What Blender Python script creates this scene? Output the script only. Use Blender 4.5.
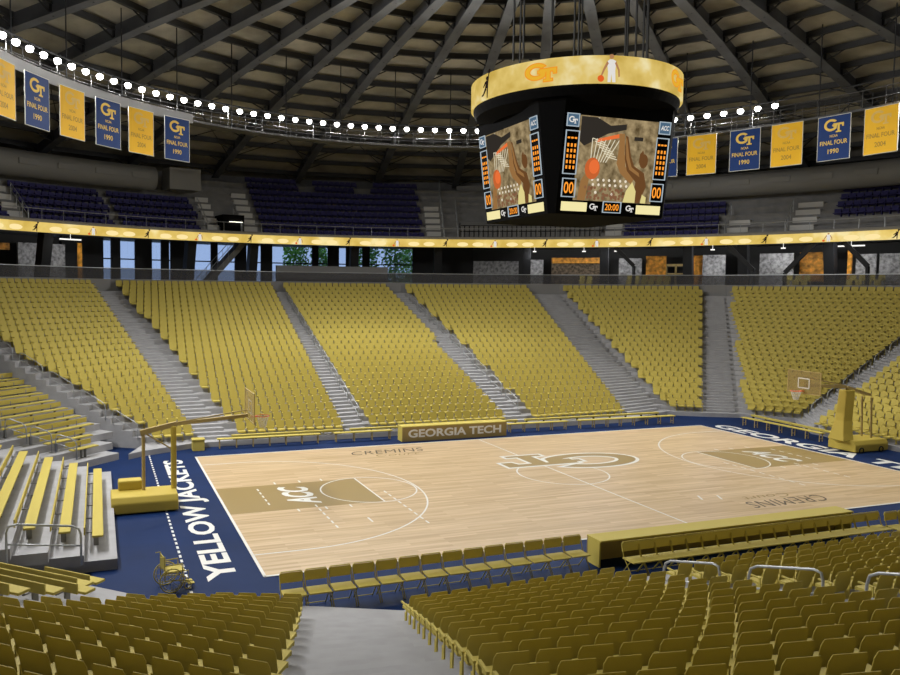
import bpy, math, random
from mathutils import Vector, Matrix
random.seed(7)
S = bpy.context.scene
for o in list(bpy.data.objects): bpy.data.objects.remove(o)
COL = S.collection
PI = math.pi
R = math.radians

# ------------------------------------------------------------------ camera
YAW, PIT, ROLL = .341, -.06, .009
cd = bpy.data.cameras.new('camera'); cam = bpy.data.objects.new('camera', cd); COL.objects.link(cam)
f = Vector((math.sin(YAW)*math.cos(PIT), math.cos(YAW)*math.cos(PIT), math.sin(PIT)))
r = Vector((math.cos(YAW), -math.sin(YAW), 0)); u = r.cross(f)
r2 = r*math.cos(ROLL)+u*math.sin(ROLL); u2 = -r*math.sin(ROLL)+u*math.cos(ROLL)
m = Matrix(((r2.x, u2.x, -f.x, -18.441), (r2.y, u2.y, -f.y, -27.798), (r2.z, u2.z, -f.z, 7.71), (0, 0, 0, 1)))
cam.matrix_world = m
cd.sensor_width = 36; cd.lens = 776.1/900*36
cd.shift_x = 77.58/900; cd.shift_y = -2.016/900
cd.clip_start = .1; cd.clip_end = 500
S.camera = cam

# ------------------------------------------------------------------ world, light, exposure
S.view_settings.view_transform = 'Standard'; S.view_settings.look = 'None'
S.view_settings.gamma = 1; S.view_settings.exposure = 0.0; S.view_settings.use_curve_mapping = False
W = bpy.data.worlds.new('sky'); S.world = W; W.use_nodes = True
bg = W.node_tree.nodes['Background']; bg.inputs[0].default_value = (.42, .60, 1, 1); bg.inputs[1].default_value = .9
try:
    S.cycles.use_light_tree = True; S.cycles.max_bounces = 6; S.cycles.diffuse_bounces = 4
    S.cycles.use_denoising = True; S.cycles.sample_clamp_indirect = 4
except Exception: pass
LAMP_W = 1260.0        # each arena lamp
O = Vector((-2.2, -.42, 0))

# ------------------------------------------------------------------ materials
def mat(name, col, rough=.6, metal=0, emit=0, ecol=None, noise=0, nscale=3, spec=.3, bump=0):
    m = bpy.data.materials.new(name); m.use_nodes = True
    nt = m.node_tree; b = nt.nodes['Principled BSDF']
    b.inputs['Base Color'].default_value = (*col, 1); b.inputs['Roughness'].default_value = rough
    b.inputs['Metallic'].default_value = metal; b.inputs['Specular IOR Level'].default_value = spec
    if emit:
        b.inputs['Emission Color'].default_value = (*(ecol or col), 1); b.inputs['Emission Strength'].default_value = emit
    if noise or bump:
        tc = nt.nodes.new('ShaderNodeTexCoord'); n = nt.nodes.new('ShaderNodeTexNoise')
        n.inputs['Scale'].default_value = nscale; n.inputs['Detail'].default_value = 5
        nt.links.new(tc.outputs['Object'], n.inputs['Vector'])
        if noise:
            rp = nt.nodes.new('ShaderNodeMapRange')
            rp.inputs[1].default_value = .3; rp.inputs[2].default_value = .7
            rp.inputs[3].default_value = 1-noise; rp.inputs[4].default_value = 1+noise
            mx = nt.nodes.new('ShaderNodeVectorMath'); mx.operation = 'SCALE'; mx.inputs[0].default_value = col
            nt.links.new(n.outputs[0], rp.inputs[0]); nt.links.new(rp.outputs[0], mx.inputs['Scale'])
            nt.links.new(mx.outputs[0], b.inputs['Base Color'])
        if bump:
            bp = nt.nodes.new('ShaderNodeBump'); bp.inputs['Strength'].default_value = bump
            nt.links.new(n.outputs[0], bp.inputs['Height']); nt.links.new(bp.outputs[0], b.inputs['Normal'])
    return m
def emis(name, col, s=1.0):
    return mat(name, (0, 0, 0), .5, emit=s, ecol=col, spec=0)
M = {}
M['blue'] = mat('blue_floor', (.006, .022, .088), .6, noise=.12, nscale=.7, spec=.08)
M['white'] = mat('white_paint', (.72, .72, .70), .45)
M['gold'] = mat('gold_paint', (.30, .21, .075), .4)
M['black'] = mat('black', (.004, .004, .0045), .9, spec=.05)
M['ink'] = mat('dark_script', (.10, .075, .05), .5)
M['conc'] = mat('concrete', (.36, .36, .38), .8, noise=.08, nscale=2)
M['concd'] = mat('dark_concrete', (.24, .24, .245), .85, noise=.15, nscale=1.2)
M['yel'] = mat('yellow_plastic', (.525, .432, .105), .6, spec=.12)
M['pad'] = mat('yellow_padding', (.52, .40, .07), .6)
M['navy'] = mat('navy_plastic', (.042, .04, .15), .6, spec=.1)
M['steel'] = mat('steel_rail', (.42, .44, .47), .4, metal=.4)
M['roof'] = mat('roof_panel', (.40, .375, .315), .9, noise=.35, nscale=.45)
M['rib'] = mat('roof_steel', (.10, .105, .118), .6, noise=.25, nscale=.6)
M['dark'] = mat('dark_steel', (.018, .019, .022), .6)
M['purl'] = mat('purlin_steel', (.035, .036, .04), .6)
M['deck'] = mat('deck_grey', (.25, .25, .255), .8)
M['duct'] = mat('duct_metal', (.26, .26, .26), .6)
M['wheelgold'] = mat('tan_metal', (.42, .32, .13), .5)
M['orange'] = mat('orange_red', (.75, .12, .03), .5)
M['tan'] = mat('tan_table_front', (.30, .22, .08), .6)

def wood():
    m = bpy.data.materials.new('court_wood'); m.use_nodes = True; nt = m.node_tree; b = nt.nodes['Principled BSDF']
    tc = nt.nodes.new('ShaderNodeTexCoord')
    def nz(sc, scale, det=3):
        mp = nt.nodes.new('ShaderNodeMapping'); mp.inputs['Scale'].default_value = sc
        n = nt.nodes.new('ShaderNodeTexNoise'); n.inputs['Scale'].default_value = scale; n.inputs['Detail'].default_value = det
        nt.links.new(tc.outputs['Object'], mp.inputs[0]); nt.links.new(mp.outputs[0], n.inputs['Vector']); return n
    br = nt.nodes.new('ShaderNodeTexBrick')
    mp = nt.nodes.new('ShaderNodeMapping'); nt.links.new(tc.outputs['Object'], mp.inputs[0]); nt.links.new(mp.outputs[0], br.inputs['Vector'])
    br.inputs['Scale'].default_value = 1; br.inputs['Brick Width'].default_value = 2.4; br.inputs['Row Height'].default_value = .16
    br.inputs['Mortar Size'].default_value = 0; br.inputs['Bias'].default_value = 0
    br.inputs['Color1'].default_value = (.62, .475, .31, 1); br.inputs['Color2'].default_value = (.50, .365, .215, 1)
    n1 = nz((.25, 6, 1), 1.6); n2 = nz((1, 1, 1), .12, 2)
    mx = nt.nodes.new('ShaderNodeMix'); mx.data_type = 'RGBA'; mx.blend_type = 'MULTIPLY'; mx.inputs[0].default_value = 1
    cr = nt.nodes.new('ShaderNodeValToRGB'); cr.color_ramp.elements[0].position = .3; cr.color_ramp.elements[0].color = (.80, .76, .70, 1)
    cr.color_ramp.elements[1].position = .7; cr.color_ramp.elements[1].color = (1.12, 1.12, 1.12, 1)
    nt.links.new(n1.outputs[0], cr.inputs[0]); nt.links.new(br.outputs[0], mx.inputs[6]); nt.links.new(cr.outputs[0], mx.inputs[7])
    nt.links.new(mx.outputs[2], b.inputs['Base Color'])
    b.inputs['Roughness'].default_value = .35; b.inputs['Specular IOR Level'].default_value = .25
    return m
M['wood'] = wood()
def glassmat(name, col, alpha):
    m = bpy.data.materials.new(name); m.use_nodes = True; nt = m.node_tree
    for n in list(nt.nodes): nt.nodes.remove(n)
    out = nt.nodes.new('ShaderNodeOutputMaterial'); mx = nt.nodes.new('ShaderNodeMixShader')
    t = nt.nodes.new('ShaderNodeBsdfTransparent'); d = nt.nodes.new('ShaderNodeBsdfDiffuse'); d.inputs[0].default_value = (*col, 1)
    mx.inputs[0].default_value = alpha
    nt.links.new(t.outputs[0], mx.inputs[1]); nt.links.new(d.outputs[0], mx.inputs[2]); nt.links.new(mx.outputs[0], out.inputs[0]); return m
M['rimglass'] = glassmat('tinted_rail_glass', (.10, .10, .11), .55)
M['pane'] = glassmat('window_glass', (.5, .6, .75), .12)
M['board'] = glassmat('backboard_glass', (.36, .27, .12), .45)
M['net'] = glassmat('net_cord', (.85, .85, .8), .6)
def ribbonmat(name, k, s):
    m = bpy.data.materials.new(name); m.use_nodes = True; nt = m.node_tree; b = nt.nodes['Principled BSDF']
    tc = nt.nodes.new('ShaderNodeTexCoord'); n = nt.nodes.new('ShaderNodeTexNoise'); n.inputs['Scale'].default_value = k; n.inputs['Detail'].default_value = 3
    nt.links.new(tc.outputs['Object'], n.inputs['Vector'])
    cr = nt.nodes.new('ShaderNodeValToRGB'); e = cr.color_ramp.elements
    e[0].position = .35; e[0].color = (.66, .45, .09, 1); e[1].position = .72; e[1].color = (1, .88, .5, 1)
    x = e.new(.55); x.color = (.84, .62, .18, 1)
    nt.links.new(n.outputs[0], cr.inputs[0]); nt.links.new(cr.outputs[0], b.inputs['Emission Color'])
    b.inputs['Emission Strength'].default_value = s; b.inputs['Base Color'].default_value = (0, 0, 0, 1); b.inputs['Specular IOR Level'].default_value = 0
    return m
M['ribbon'] = ribbonmat('ribbon_screen', .55, 1.0)
M['band'] = ribbonmat('band_screen', 1.0, .85)

# ------------------------------------------------------------------ mesh helpers
class MB:
    def __init__(s): s.v = []; s.f = []; s.mi = []
    def poly(s, pts, mi=0):
        n = len(s.v); s.v += [tuple(p) for p in pts]; s.f.append(tuple(range(n, n+len(pts)))); s.mi.append(mi)
    def box(s, c, d, rz=0, mi=0, taper=None, M4=None):
        n = len(s.v); cx, cy, cz = c; a, b, h = d[0]/2, d[1]/2, d[2]/2
        C_, S_ = math.cos(rz), math.sin(rz)
        for z in (-h, h):
            k = 1 if (z < 0 or not taper) else taper
            for x, y in ((-a*k, -b*k), (a*k, -b*k), (a*k, b*k), (-a*k, b*k)):
                p = Vector((x, y, z))
                if M4 is not None: p = M4 @ p
                s.v.append((cx+p.x*C_-p.y*S_, cy+p.x*S_+p.y*C_, cz+p.z))
        for q in ((3, 2, 1, 0), (4, 5, 6, 7), (0, 1, 5, 4), (1, 2, 6, 5), (2, 3, 7, 6), (3, 0, 4, 7)):
            s.f.append(tuple(n+i for i in q)); s.mi.append(mi)
    def prism(s, pts, z0, z1, mi=0):
        n = len(s.v); k = len(pts)
        for z in (z0, z1):
            for p in pts: s.v.append((p[0], p[1], z))
        s.f.append(tuple(n+i for i in range(k))[::-1]); s.mi.append(mi)
        s.f.append(tuple(n+k+i for i in range(k))); s.mi.append(mi)
        for i in range(k):
            j = (i+1) % k; s.f.append((n+i, n+j, n+k+j, n+k+i)); s.mi.append(mi)
    def beam(s, a, b, w, h=None, up=(0, 0, 1), mi=0):
        h = h or w; a = Vector(a); b = Vector(b); d = (b-a)
        if d.length < 1e-6: return
        d.normalize(); up = Vector(up)
        if abs(d.dot(up)) > .98: up = Vector((1, 0, 0))
        x = d.cross(up).normalized(); y = x.cross(d).normalized(); n = len(s.v)
        for p in (a, b):
            for i, j in ((-1, -1), (1, -1), (1, 1), (-1, 1)): s.v.append(tuple(p+x*i*w/2+y*j*h/2))
        for q in ((3, 2, 1, 0), (4, 5, 6, 7), (0, 1, 5, 4), (1, 2, 6, 5), (2, 3, 7, 6), (3, 0, 4, 7)):
            s.f.append(tuple(n+i for i in q)); s.mi.append(mi)
    def tube(s, pts, rad, seg=8, closed=False, mi=0):
        pts = [Vector(p) for p in pts]; n0 = len(s.v); k = len(pts); px = None
        for i, p in enumerate(pts):
            a = pts[(i-1) % k] if (closed or i) else p; b = pts[(i+1) % k] if (closed or i < k-1) else p
            d = (b-a).normalized()
            if px is None:
                px = d.cross(Vector((0, 0, 1)))
                if px.length < .1: px = d.cross(Vector((1, 0, 0)))
            px = (px-d*px.dot(d)).normalized(); py = d.cross(px)
            rr = rad[i] if isinstance(rad, (list, tuple)) else rad
            for j in range(seg):
                t = 2*PI*j/seg; s.v.append(tuple(p+px*math.cos(t)*rr+py*math.sin(t)*rr))
        for i in range(k if closed else k-1):
            for j in range(seg):
                a = n0+i*seg+j; b = n0+i*seg+(j+1) % seg; c = n0+((i+1) % k)*seg+(j+1) % seg; d = n0+((i+1) % k)*seg+j
                s.f.append((a, b, c, d)); s.mi.append(mi)
        if not closed:
            s.f.append(tuple(n0+j for j in range(seg))[::-1]); s.mi.append(mi)
            s.f.append(tuple(n0+(k-1)*seg+j for j in range(seg))); s.mi.append(mi)
    def lathe(s, prof, c=(0, 0, 0), seg=16, mi=0):
        n0 = len(s.v)
        for rr, z in prof:
            for j in range(seg):
                t = 2*PI*j/seg; s.v.append((c[0]+rr*math.cos(t), c[1]+rr*math.sin(t), c[2]+z))
        for i in range(len(prof)-1):
            for j in range(seg):
                k = (j+1) % seg; s.f.append((n0+i*seg+j, n0+i*seg+k, n0+(i+1)*seg+k, n0+(i+1)*seg+j)); s.mi.append(mi)
    def mesh(s, name, mats, smooth=False):
        me = bpy.data.meshes.new(name); me.from_pydata(s.v, [], s.f)
        for m_ in (mats if isinstance(mats, (list, tuple)) else [mats]): me.materials.append(m_)
        if any(s.mi): me.polygons.foreach_set('material_index', s.mi)
        if smooth: me.polygons.foreach_set('use_smooth', [True]*len(me.polygons))
        me.update(); return me
def add(name, data, parent=None, loc=(0, 0, 0), rot=None, bevel=0):
    o = bpy.data.objects.new(name, data); COL.objects.link(o); o.parent = parent; o.location = loc
    if rot: o.rotation_euler = rot
    if bevel:
        b = o.modifiers.new('bevel', 'BEVEL'); b.width = bevel; b.segments = 2; b.limit_method = 'ANGLE'
    return o
def mk(name, mb, mats, parent=None, smooth=False, loc=(0, 0, 0), rot=None, bevel=0):
    return add(name, mb.mesh(name, mats, smooth), parent, loc, rot, bevel)
def tag(o, label=None, cat=None, group=None, kind=None):
    if label: o['label'] = label
    if cat: o['category'] = cat
    if group: o['group'] = group
    if kind: o['kind'] = kind
    return o
def empty(name, loc=(0, 0, 0), rz=0, **k):
    o = bpy.data.objects.new(name, None); COL.objects.link(o); o.location = loc; o.rotation_euler = (0, 0, rz); o.empty_display_size = .2
    return tag(o, **k)
def copy_tree(src, loc, rz, label=None, group=None):
    c = src.copy(); COL.objects.link(c); c.location = loc; c.rotation_euler = (0, 0, rz)
    if label: c['label'] = label
    if group: c['group'] = group
    for ch in CH.get(src.name, []):
        d = ch.copy(); COL.objects.link(d); d.parent = c
    return c
CH = {}
def reg(src): CH[src.name] = [o for o in COL.objects if o.parent == src]
ORD = 'first second third fourth fifth sixth seventh eighth ninth tenth eleventh twelfth thirteenth fourteenth fifteenth sixteenth seventeenth eighteenth nineteenth twentieth'.split()
def od(i):
    if i < 20: return ORD[i]
    n = i+1
    if n % 10 == 0: return {30: 'thirtieth', 40: 'fortieth', 50: 'fiftieth'}.get(n, '%dth' % n)
    return {2: 'twenty', 3: 'thirty', 4: 'forty'}.get(n//10, 'fifty')+'-'+ORD[n % 10-1]

_dg = None
def curve_mesh(cu, name):
    o = bpy.data.objects.new('tmp', cu); COL.objects.link(o)
    dg = bpy.context.evaluated_depsgraph_get(); dg.update()
    me = bpy.data.meshes.new_from_object(o.evaluated_get(dg)); me.name = name
    bpy.data.objects.remove(o); return me
def text_mesh(s, w, h, mt, bold=.02, shear=0, name='lettering', spacing=1.0):
    cu = bpy.data.curves.new(name, 'FONT'); cu.body = s; cu.size = 1; cu.offset = bold; cu.shear = shear; cu.fill_mode = 'BOTH'; cu.dimensions = '2D'
    cu.space_character = spacing; cu.resolution_u = 3
    me = curve_mesh(cu, name)
    xs = [v.co.x for v in me.vertices]; ys = [v.co.y for v in me.vertices]
    x0, x1, y0, y1 = min(xs), max(xs), min(ys), max(ys)
    for v in me.vertices: v.co = Vector(((v.co.x-(x0+x1)/2)*w/(x1-x0), (v.co.y-(y0+y1)/2)*h/(y1-y0), 0))
    me.materials.clear(); me.materials.append(mt); return me
def shape_mesh(loops, off, mt, name):
    cu = bpy.data.curves.new(name, 'CURVE'); cu.dimensions = '2D'; cu.fill_mode = 'BOTH'; cu.offset = off
    for lp in loops:
        sp = cu.splines.new('POLY'); sp.points.add(len(lp)-1)
        for i, p in enumerate(lp): sp.points[i].co = (p[0], p[1], 0, 1)
        sp.use_cyclic_u = True
    me = curve_mesh(cu, name); me.materials.clear(); me.materials.append(mt); return me
# interlocking GT monogram, unit width about 1.5, height 1
def g_loop():
    out = []; cx, cy = -.22, .06
    for i in range(29):
        t = R(38+i*(322-38)/28); out.append((cx+.52*math.cos(t), cy+.44*math.sin(t)))
    out += [(cx+.46, cy+.02), (cx+.08, cy+.02), (cx+.08, cy-.10), (cx+.25, cy-.10)]
    inn = []
    for i in range(29):
        t = R(318-i*(318-44)/28); inn.append((cx+.33*math.cos(t), cy+.27*math.sin(t)))
    return out+inn
def t_loop():
    return [(-.06, .16), (.72, .16), (.72, -.12), (.60, -.12), (.57, .02), (.42, .02), (.42, -.42), (.54, -.42), (.54, -.52), (.14, -.52), (.14, -.42), (.26, -.42), (.26, .02), (.08, .02), (.05, -.12), (-.06, -.12)]
def scale_loop(l, sx, sy): return [(p[0]*sx, p[1]*sy) for p in l]
def monogram(w, h, fill, edge, parent, loc, rot, eo=.05, name='monogram'):
    k = w/1.46
    for nm, lp in (('letter_g', g_loop()), ('letter_t', t_loop())):
        dz = .002 if nm == 'letter_t' else 0
        l2 = scale_loop(lp, k, h/.98)
        def place(o, d):
            n = Vector((0, 0, 1)); n.rotate(Matrix.Rotation(0, 3, 'X') if rot is None else rot.to_matrix()); o.location = Vector(loc)+n*d
            if rot is not None: o.rotation_euler = rot
        if edge:
            o = add(nm+'_outline', shape_mesh([l2], eo*k, edge, 'outline'), parent); place(o, dz)
        o = add(nm, shape_mesh([l2], 0, fill, 'letter'), parent); place(o, .003+dz)
from mathutils import Euler

# ------------------------------------------------------------------ floor and court
fb = MB(); fb.prism([(-46, -46), (46, -46), (46, 46), (-46, 46)], -.3, 0)
tag(mk('floor', fb, M['blue']), kind='structure')
HL, HW = 14.325, 7.735
court = empty('basketball_court', (0, 0, 0), label='pale hardwood basketball court with white lines on the blue arena floor', cat='court')
cb = MB(); cb.box((0, 0, .006), (2*HL, 2*HW, .012)); mk('hardwood', cb, M['wood'], court)
ZL = .0165
def strip(mb, x0, y0, x1, y1): mb.box(((x0+x1)/2, (y0+y1)/2, ZL), (abs(x1-x0), abs(y1-y0), .003))
def arc(mb, cx, cy, rad, a0, a1, w=.06, z=ZL+.0015, n=48, ys=1):
    for i in range(n):
        t0 = R(a0+(a1-a0)*i/n); t1 = R(a0+(a1-a0)*(i+1)/n)
        mb.poly([(cx+(rad-w/2)*math.cos(t0), cy+ys*(rad-w/2)*math.sin(t0), z), (cx+(rad+w/2)*math.cos(t0), cy+ys*(rad+w/2)*math.sin(t0), z),
                 (cx+(rad+w/2)*math.cos(t1), cy+ys*(rad+w/2)*math.sin(t1), z), (cx+(rad-w/2)*math.cos(t1), cy+ys*(rad-w/2)*math.sin(t1), z)])
ln = MB(); LWD = .07
strip(ln, -HL, HW-LWD, HL, HW+.02); strip(ln, -HL, -HW-.02, HL, -HW+LWD); strip(ln, -HL-.02, -HW, -HL+LWD, HW); strip(ln, HL-LWD, -HW, HL+.02, HW)
strip(ln, -.03, -HW, .03, HW)
arc(ln, 0, 0, 1.9, 0, 360)
FT = 5.65; LH = 1.75
for sx in (-1, 1):
    strip(ln, sx*(HL-FT)-.03, -LH-.03, sx*(HL-FT)+.03, LH+.03)
    a0, a1 = (-90, 90) if sx < 0 else (90, 270)
    arc(ln, sx*(HL-FT), 0, 1.85, a0, a0+360, .055)
    arc(ln, sx*(HL-1.6), 0, 5.98, a0, a1, .06)
    for yy in (-5.98, 5.98): strip(ln, sx*HL, yy-.03, sx*(HL-1.6), yy+.03)
    for q in (2.4, 3.4, 4.3):
        for yy in (-LH-.2, LH+.2): strip(ln, sx*(HL-q)-.03, yy-.15, sx*(HL-q)+.03, yy+.15)
mk('painted_lines', ln, M['white'], court)
dl = MB()   # volleyball dashes
for sx in (-1, 1):
    for i in range(5): strip(dl, sx*12.75-.03, 1.0-i*.5, sx*12.75+.03, 1.28-i*.5)
    for i in range(6): strip(dl, sx*11.2-.03, -1.75-i*.5, sx*11.2+.03, -1.47-i*.5)
    for i in range(9): strip(dl, sx*8.2-.03, -.7-i*.5, sx*8.2+.03, -.42-i*.5)
strip(dl, -9.95, -4.0, -9.89, -3.5)
for x, y in ((2.76, -4.91), (3.5, -5.1)): dl.beam((x-.12, y-.25, ZL), (x+.12, y+.25, ZL), .07, .003)
mk('dashed_marks', dl, M['white'], court)
for sx in (-1, 1):
    kb = MB(); kb.box((sx*(HL-FT/2), 0, .0135), (FT, 2*LH, .003)); mk('painted_key', kb, M['gold'], court)
    t = text_mesh('ACC', 2.6, 1.15, M['white'], .035, .35)
    add('key_lettering', t, court, (sx*11.45, 0, .019), (0, 0, R(90) if sx < 0 else R(-90)))
add('baseline_lettering', text_mesh('YELLOW JACKETS', 15.0, 1.08, M['white'], .03), court, (-15.25, -.1, .004), (0, 0, R(90)))
add('baseline_lettering', text_mesh('GEORGIA TECH', 14.6, 1.15, M['white'], .03), court, (15.35, .2, .004), (0, 0, R(-90)))
monogram(6.6, 2.9, M['gold'], M['white'], court, (1.6, 2.0, .02), Euler((0, 0, PI)), .035)
for sx, rz in ((-1, 0), (1, PI)):
    add('signature_lettering', text_mesh('CREMINS', 3.7, .75, M['ink'], -.005, .35, spacing=1.05), court, (sx*5.5, 6.3*(-sx), .019), (0, 0, rz))
    add('signature_lettering', text_mesh('Court', 2.2, .45, M['gold'], -.005, .35), court, (sx*5.4-.1*sx, (6.3-.75)*(-sx), .019), (0, 0, rz))
db = MB()
for i in range(46):
    y = -9.0+i*.4; db.box((-16.28, y, .004), (.07, .22, .004))
tag(mk('dashed_floor_line', db, M['white']), 'white dashed line on blue floor left of YELLOW JACKETS lettering', 'floor marking')

# ------------------------------------------------------------------ bowl geometry
RISE = .2856; Z0 = .25; SH = .66
FAR = [('W', (-16.3, 10.2), (-28.6, 18.4)),
       ('s1L', (-16.2, 10.35), (-28.2, 19.2)), ('s1R', (-14.1, 10.6), (-18.75, 28.1)),
       ('s2L', (-12.1, 10.6), (-17.4, 28.9)), ('s2R', (-6.5, 10.5), (-5.6, 31.9)),
       ('s3L', (-4.95, 10.75), (-4.7, 32)), ('s3R', (3.4, 10.6), (4.05, 31.5)),
       ('s4L', (4.7, 10.6), (5.05, 31.3)), ('s4R', (11.3, 11.0), (14.7, 27.9)),
       ('s5L', (15.1, 12.0), (17.2, 26.9)), ('s5R', (17.1, 10.65), (25.5, 20.1)),
       ('s6L', (19.0, 9.6), (26.5, 18.7)), ('s6R', (21.1, 6.9), (31.8, 5.4)),
       ('s7L', (18.9, 3.9), (32.0, 4.1)), ('s7R', (18.75, -5.5), (31.0, -9.5))]
NF, NN = 26, 20
def mir(p, e=.9, dx=0): return (p[0]+dx, -.84-p[1]-e)
NR = .25
NEAR = [('n0', (-16.9, -10.1), (-30.2, -22.2)),
        ('n1L', (-16.45, -10.65), (-29.5, -23.2)), ('n1R', (-14.2, -11.5), (-20.5, -32.0)),
        ('n2L', mir((-12.1, 10.6)), mir((-17.4, 28.9))), ('n2R', mir((-6.5, 10.5)), mir((-5.6, 31.9))),
        ('n3L', mir((-4.95, 10.75)), mir((-4.7, 32))), ('n3R', mir((3.4, 10.6)), mir((4.05, 31.5))),
        ('n4L', mir((4.7, 10.6)), mir((5.05, 31.3))), ('n4R', mir((11.3, 11.0)), mir((14.7, 27.9))), ('n5', mir((15, 11)), mir((20, 26)))]
def lp(a, b, t): return (a[0]+(b[0]-a[0])*t, a[1]+(b[1]-a[1])*t)
def terrace(name, lines, n, rise, z0, front, back, label):
    mb = MB()
    P = lambda i, t: lp(lines[i][1], lines[i][2], t)
    for i in range(len(lines)-1):
        for k in range(n):
            t0 = (k-.75)/25 if k else None; t1 = (k+.25)/25
            a = front[i] if k == 0 else P(i, t0); b = front[i+1] if k == 0 else P(i+1, t0)
            c = P(i+1, t1); d = P(i, t1); z = z0+rise*k; zb = 0 if k == 0 else z-rise
            mb.poly([(*a, z), (*b, z), (*c, z), (*d, z)])
            mb.poly([(*a, zb), (*b, zb), (*b, z), (*a, z)])
    i = 0
    for e in (0, len(lines)-1):   # side walls
        pts = []
        for k in range(n):
            a = front[e] if k == 0 else P(e, (k-.75)/25); d = P(e, (k+.25)/25); z = z0+rise*k
            mb.poly([(*a, 0), (*d, 0), (*d, z), (*a, z)])
    o = tag(mk(name, mb, M['conc']), kind='structure'); return o
FRONT = []
for n_, a, b in FAR:
    q = lp(a, b, -.75/25*1.35)
    FRONT.append(q)
FRONT[0] = (-17.2, 8.1); FRONT[1] = (-16.6, 8.6); FRONT[2] = (-14.2, 9.75); FRONT[3] = (-12.2, 9.85)
for i in range(4, 9): FRONT[i] = (FAR[i][1][0], 9.85)
terrace('terrace', FAR, NF, RISE, Z0, FRONT, None, '')
NFRONT = [lp(a, b, -.05) for n_, a, b in NEAR]
terrace('terrace', NEAR, NN, NR, Z0, NFRONT, None, '')
# aisle half steps
def aisle(lines, i, n, rise, tag_):
    mb = MB()
    for k in range(1, n):
        t0 = (k-.75)/25; tm = t0-.5/25; z = Z0+rise*k
        a0 = lp(lines[i][1], lines[i][2], tm); b0 = lp(lines[i+1][1], lines[i+1][2], tm)
        a1 = lp(lines[i][1], lines[i][2], t0); b1 = lp(lines[i+1][1], lines[i+1][2], t0)
        a0, b0 = lp(a0, b0, .12), lp(a0, b0, .88); a1, b1 = lp(a1, b1, .12), lp(a1, b1, .88)
        mb.prism([a0, b0, b1, a1], z-rise, z-rise/2)
    return tag(mk('steps', mb, M['conc']), kind='structure')
for i in (2, 4, 6, 8, 10, 12): aisle(FAR, i, NF, RISE, '')
for i in (2, 4, 6): aisle(NEAR, i, NN, NR, '')

# ------------------------------------------------------------------ seats
def seat_parts():
    b = MB()   # backrest with chamfered shoulders, leaning back; seat faces +Y local
    pr_ = [(-.165, 0), (.165, 0), (.215, .10), (.215, .29), (.185, .345), (-.185, .345), (-.215, .29), (-.215, .10)]
    lean = .22
    for y in (-.004, .004):
        for x, z in pr_: b.v.append((x, y-lean*z*1.3, .31+z*1.3))
    k = len(pr_); b.f.append(tuple(range(k))); b.f.append(tuple(range(k, 2*k))[::-1]); b.mi += [0, 0]
    for i in range(k):
        j = (i+1) % k; b.f.append((i, i+k, j+k, j)[::1]); b.mi.append(0)
    s = MB(); s.box((0, .20, .335), (.35, .36, .055)); s.box((0, .385, .325), (.35, .03, .075))
    a = MB(); a.box((-.25, .13, .50), (.04, .30, .03)); a.box((-.25, .0, .41), (.02, .05, .16))
    l = MB(); l.box((-.25, .03, .17), (.025, .10, .34)); l.box((-.25, .02, .012), (.05, .2, .024))
    return b, s, a, l
def seat_proto():
    t = empty('stadium_chair', (0, 0, -50), label='x', cat='arena seat')
    b, s, a, l = seat_parts()
    mk('backrest', b, M['yel'], t); mk('seat', s, M['yel'], t); mk('armrest', a, M['yel'], t); mk('leg', l, M['yel'], t)
    reg(t); return t
lowseat = MB()
for q in seat_parts():
    n0 = len(lowseat.v); lowseat.v += q.v; lowseat.f += [tuple(i+n0 for i in fc) for fc in q.f]
def spots(lines, i, n, rise, step=.5, anchor='R', z0=Z0):
    out = []
    for k in range(n):
        a = Vector(lp(lines[i][1], lines[i][2], k/25)); b = Vector(lp(lines[i+1][1], lines[i+1][2], k/25))
        d = b-a; L = d.length; d.normalize(); c = int((L-.05)/step)
        nrm = math.atan2(d.y, d.x)
        for j in range(c):
            off = .25*step*2*(k % 2) if i == 9 else 0
            p = (b-d*(step*(j+.5)+(off if j < c-1 else off*.2))) if anchor == 'R' else (a+d*(step*(j+.5)))
            jj = c-1-j if anchor == 'R' else j
            out.append((p.x, p.y, z0+rise*k, nrm+PI if True else 0, k, jj, c))
    return out
ALL = []
NM = {1: 'far left corner block', 3: 'far block left of centre', 5: 'far block behind the GEORGIA TECH table', 7: 'far block right of the centre', 9: 'far right corner block', 11: 'block above the right hoop', 13: 'right end block'}
for i in (1, 3, 5, 7, 9, 11, 13):
    for q in spots(FAR, i, NF, RISE, anchor='L' if i in (5, 13) else 'R'): ALL.append((q, NM[i], 1))
NN_ = {1: 'near left block', 3: 'near block right of the steps', 5: 'near right block', 7: 'far near block'}
for i in (1, 3, 5, 7):
    for q in spots(NEAR, i, NN, NR, anchor='R' if i == 1 else 'L'):
        ALL.append((q, NN_[i], -1))
CI = cam.matrix_world.inverted()
def project(p):
    q = CI @ Vector(p)
    if q.z > -.5: return None
    return (450-77.58+776.1*q.x/-q.z, 335.484-776.1*q.y/-q.z, -q.z)
near = []; rest = []
for q, nm, sd in ALL:
    g = project((q[0], q[1], q[2]+.5))
    vis = g and -20 < g[0] < 920 and -20 < g[1] < 690
    rz = q[3] if sd > 0 else q[3]+PI
    it = (q, nm, sd, rz, g)
    if sd < 0 and g and vis: near.append(it)
    else:
        if sd < 0 and not vis and q[1] < -24: continue      # behind the viewer
        rest.append(it)
near.sort(key=lambda t: t[4][2])
rest += near[300:]; near = near[:300]
proto = seat_proto(); first = True
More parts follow.
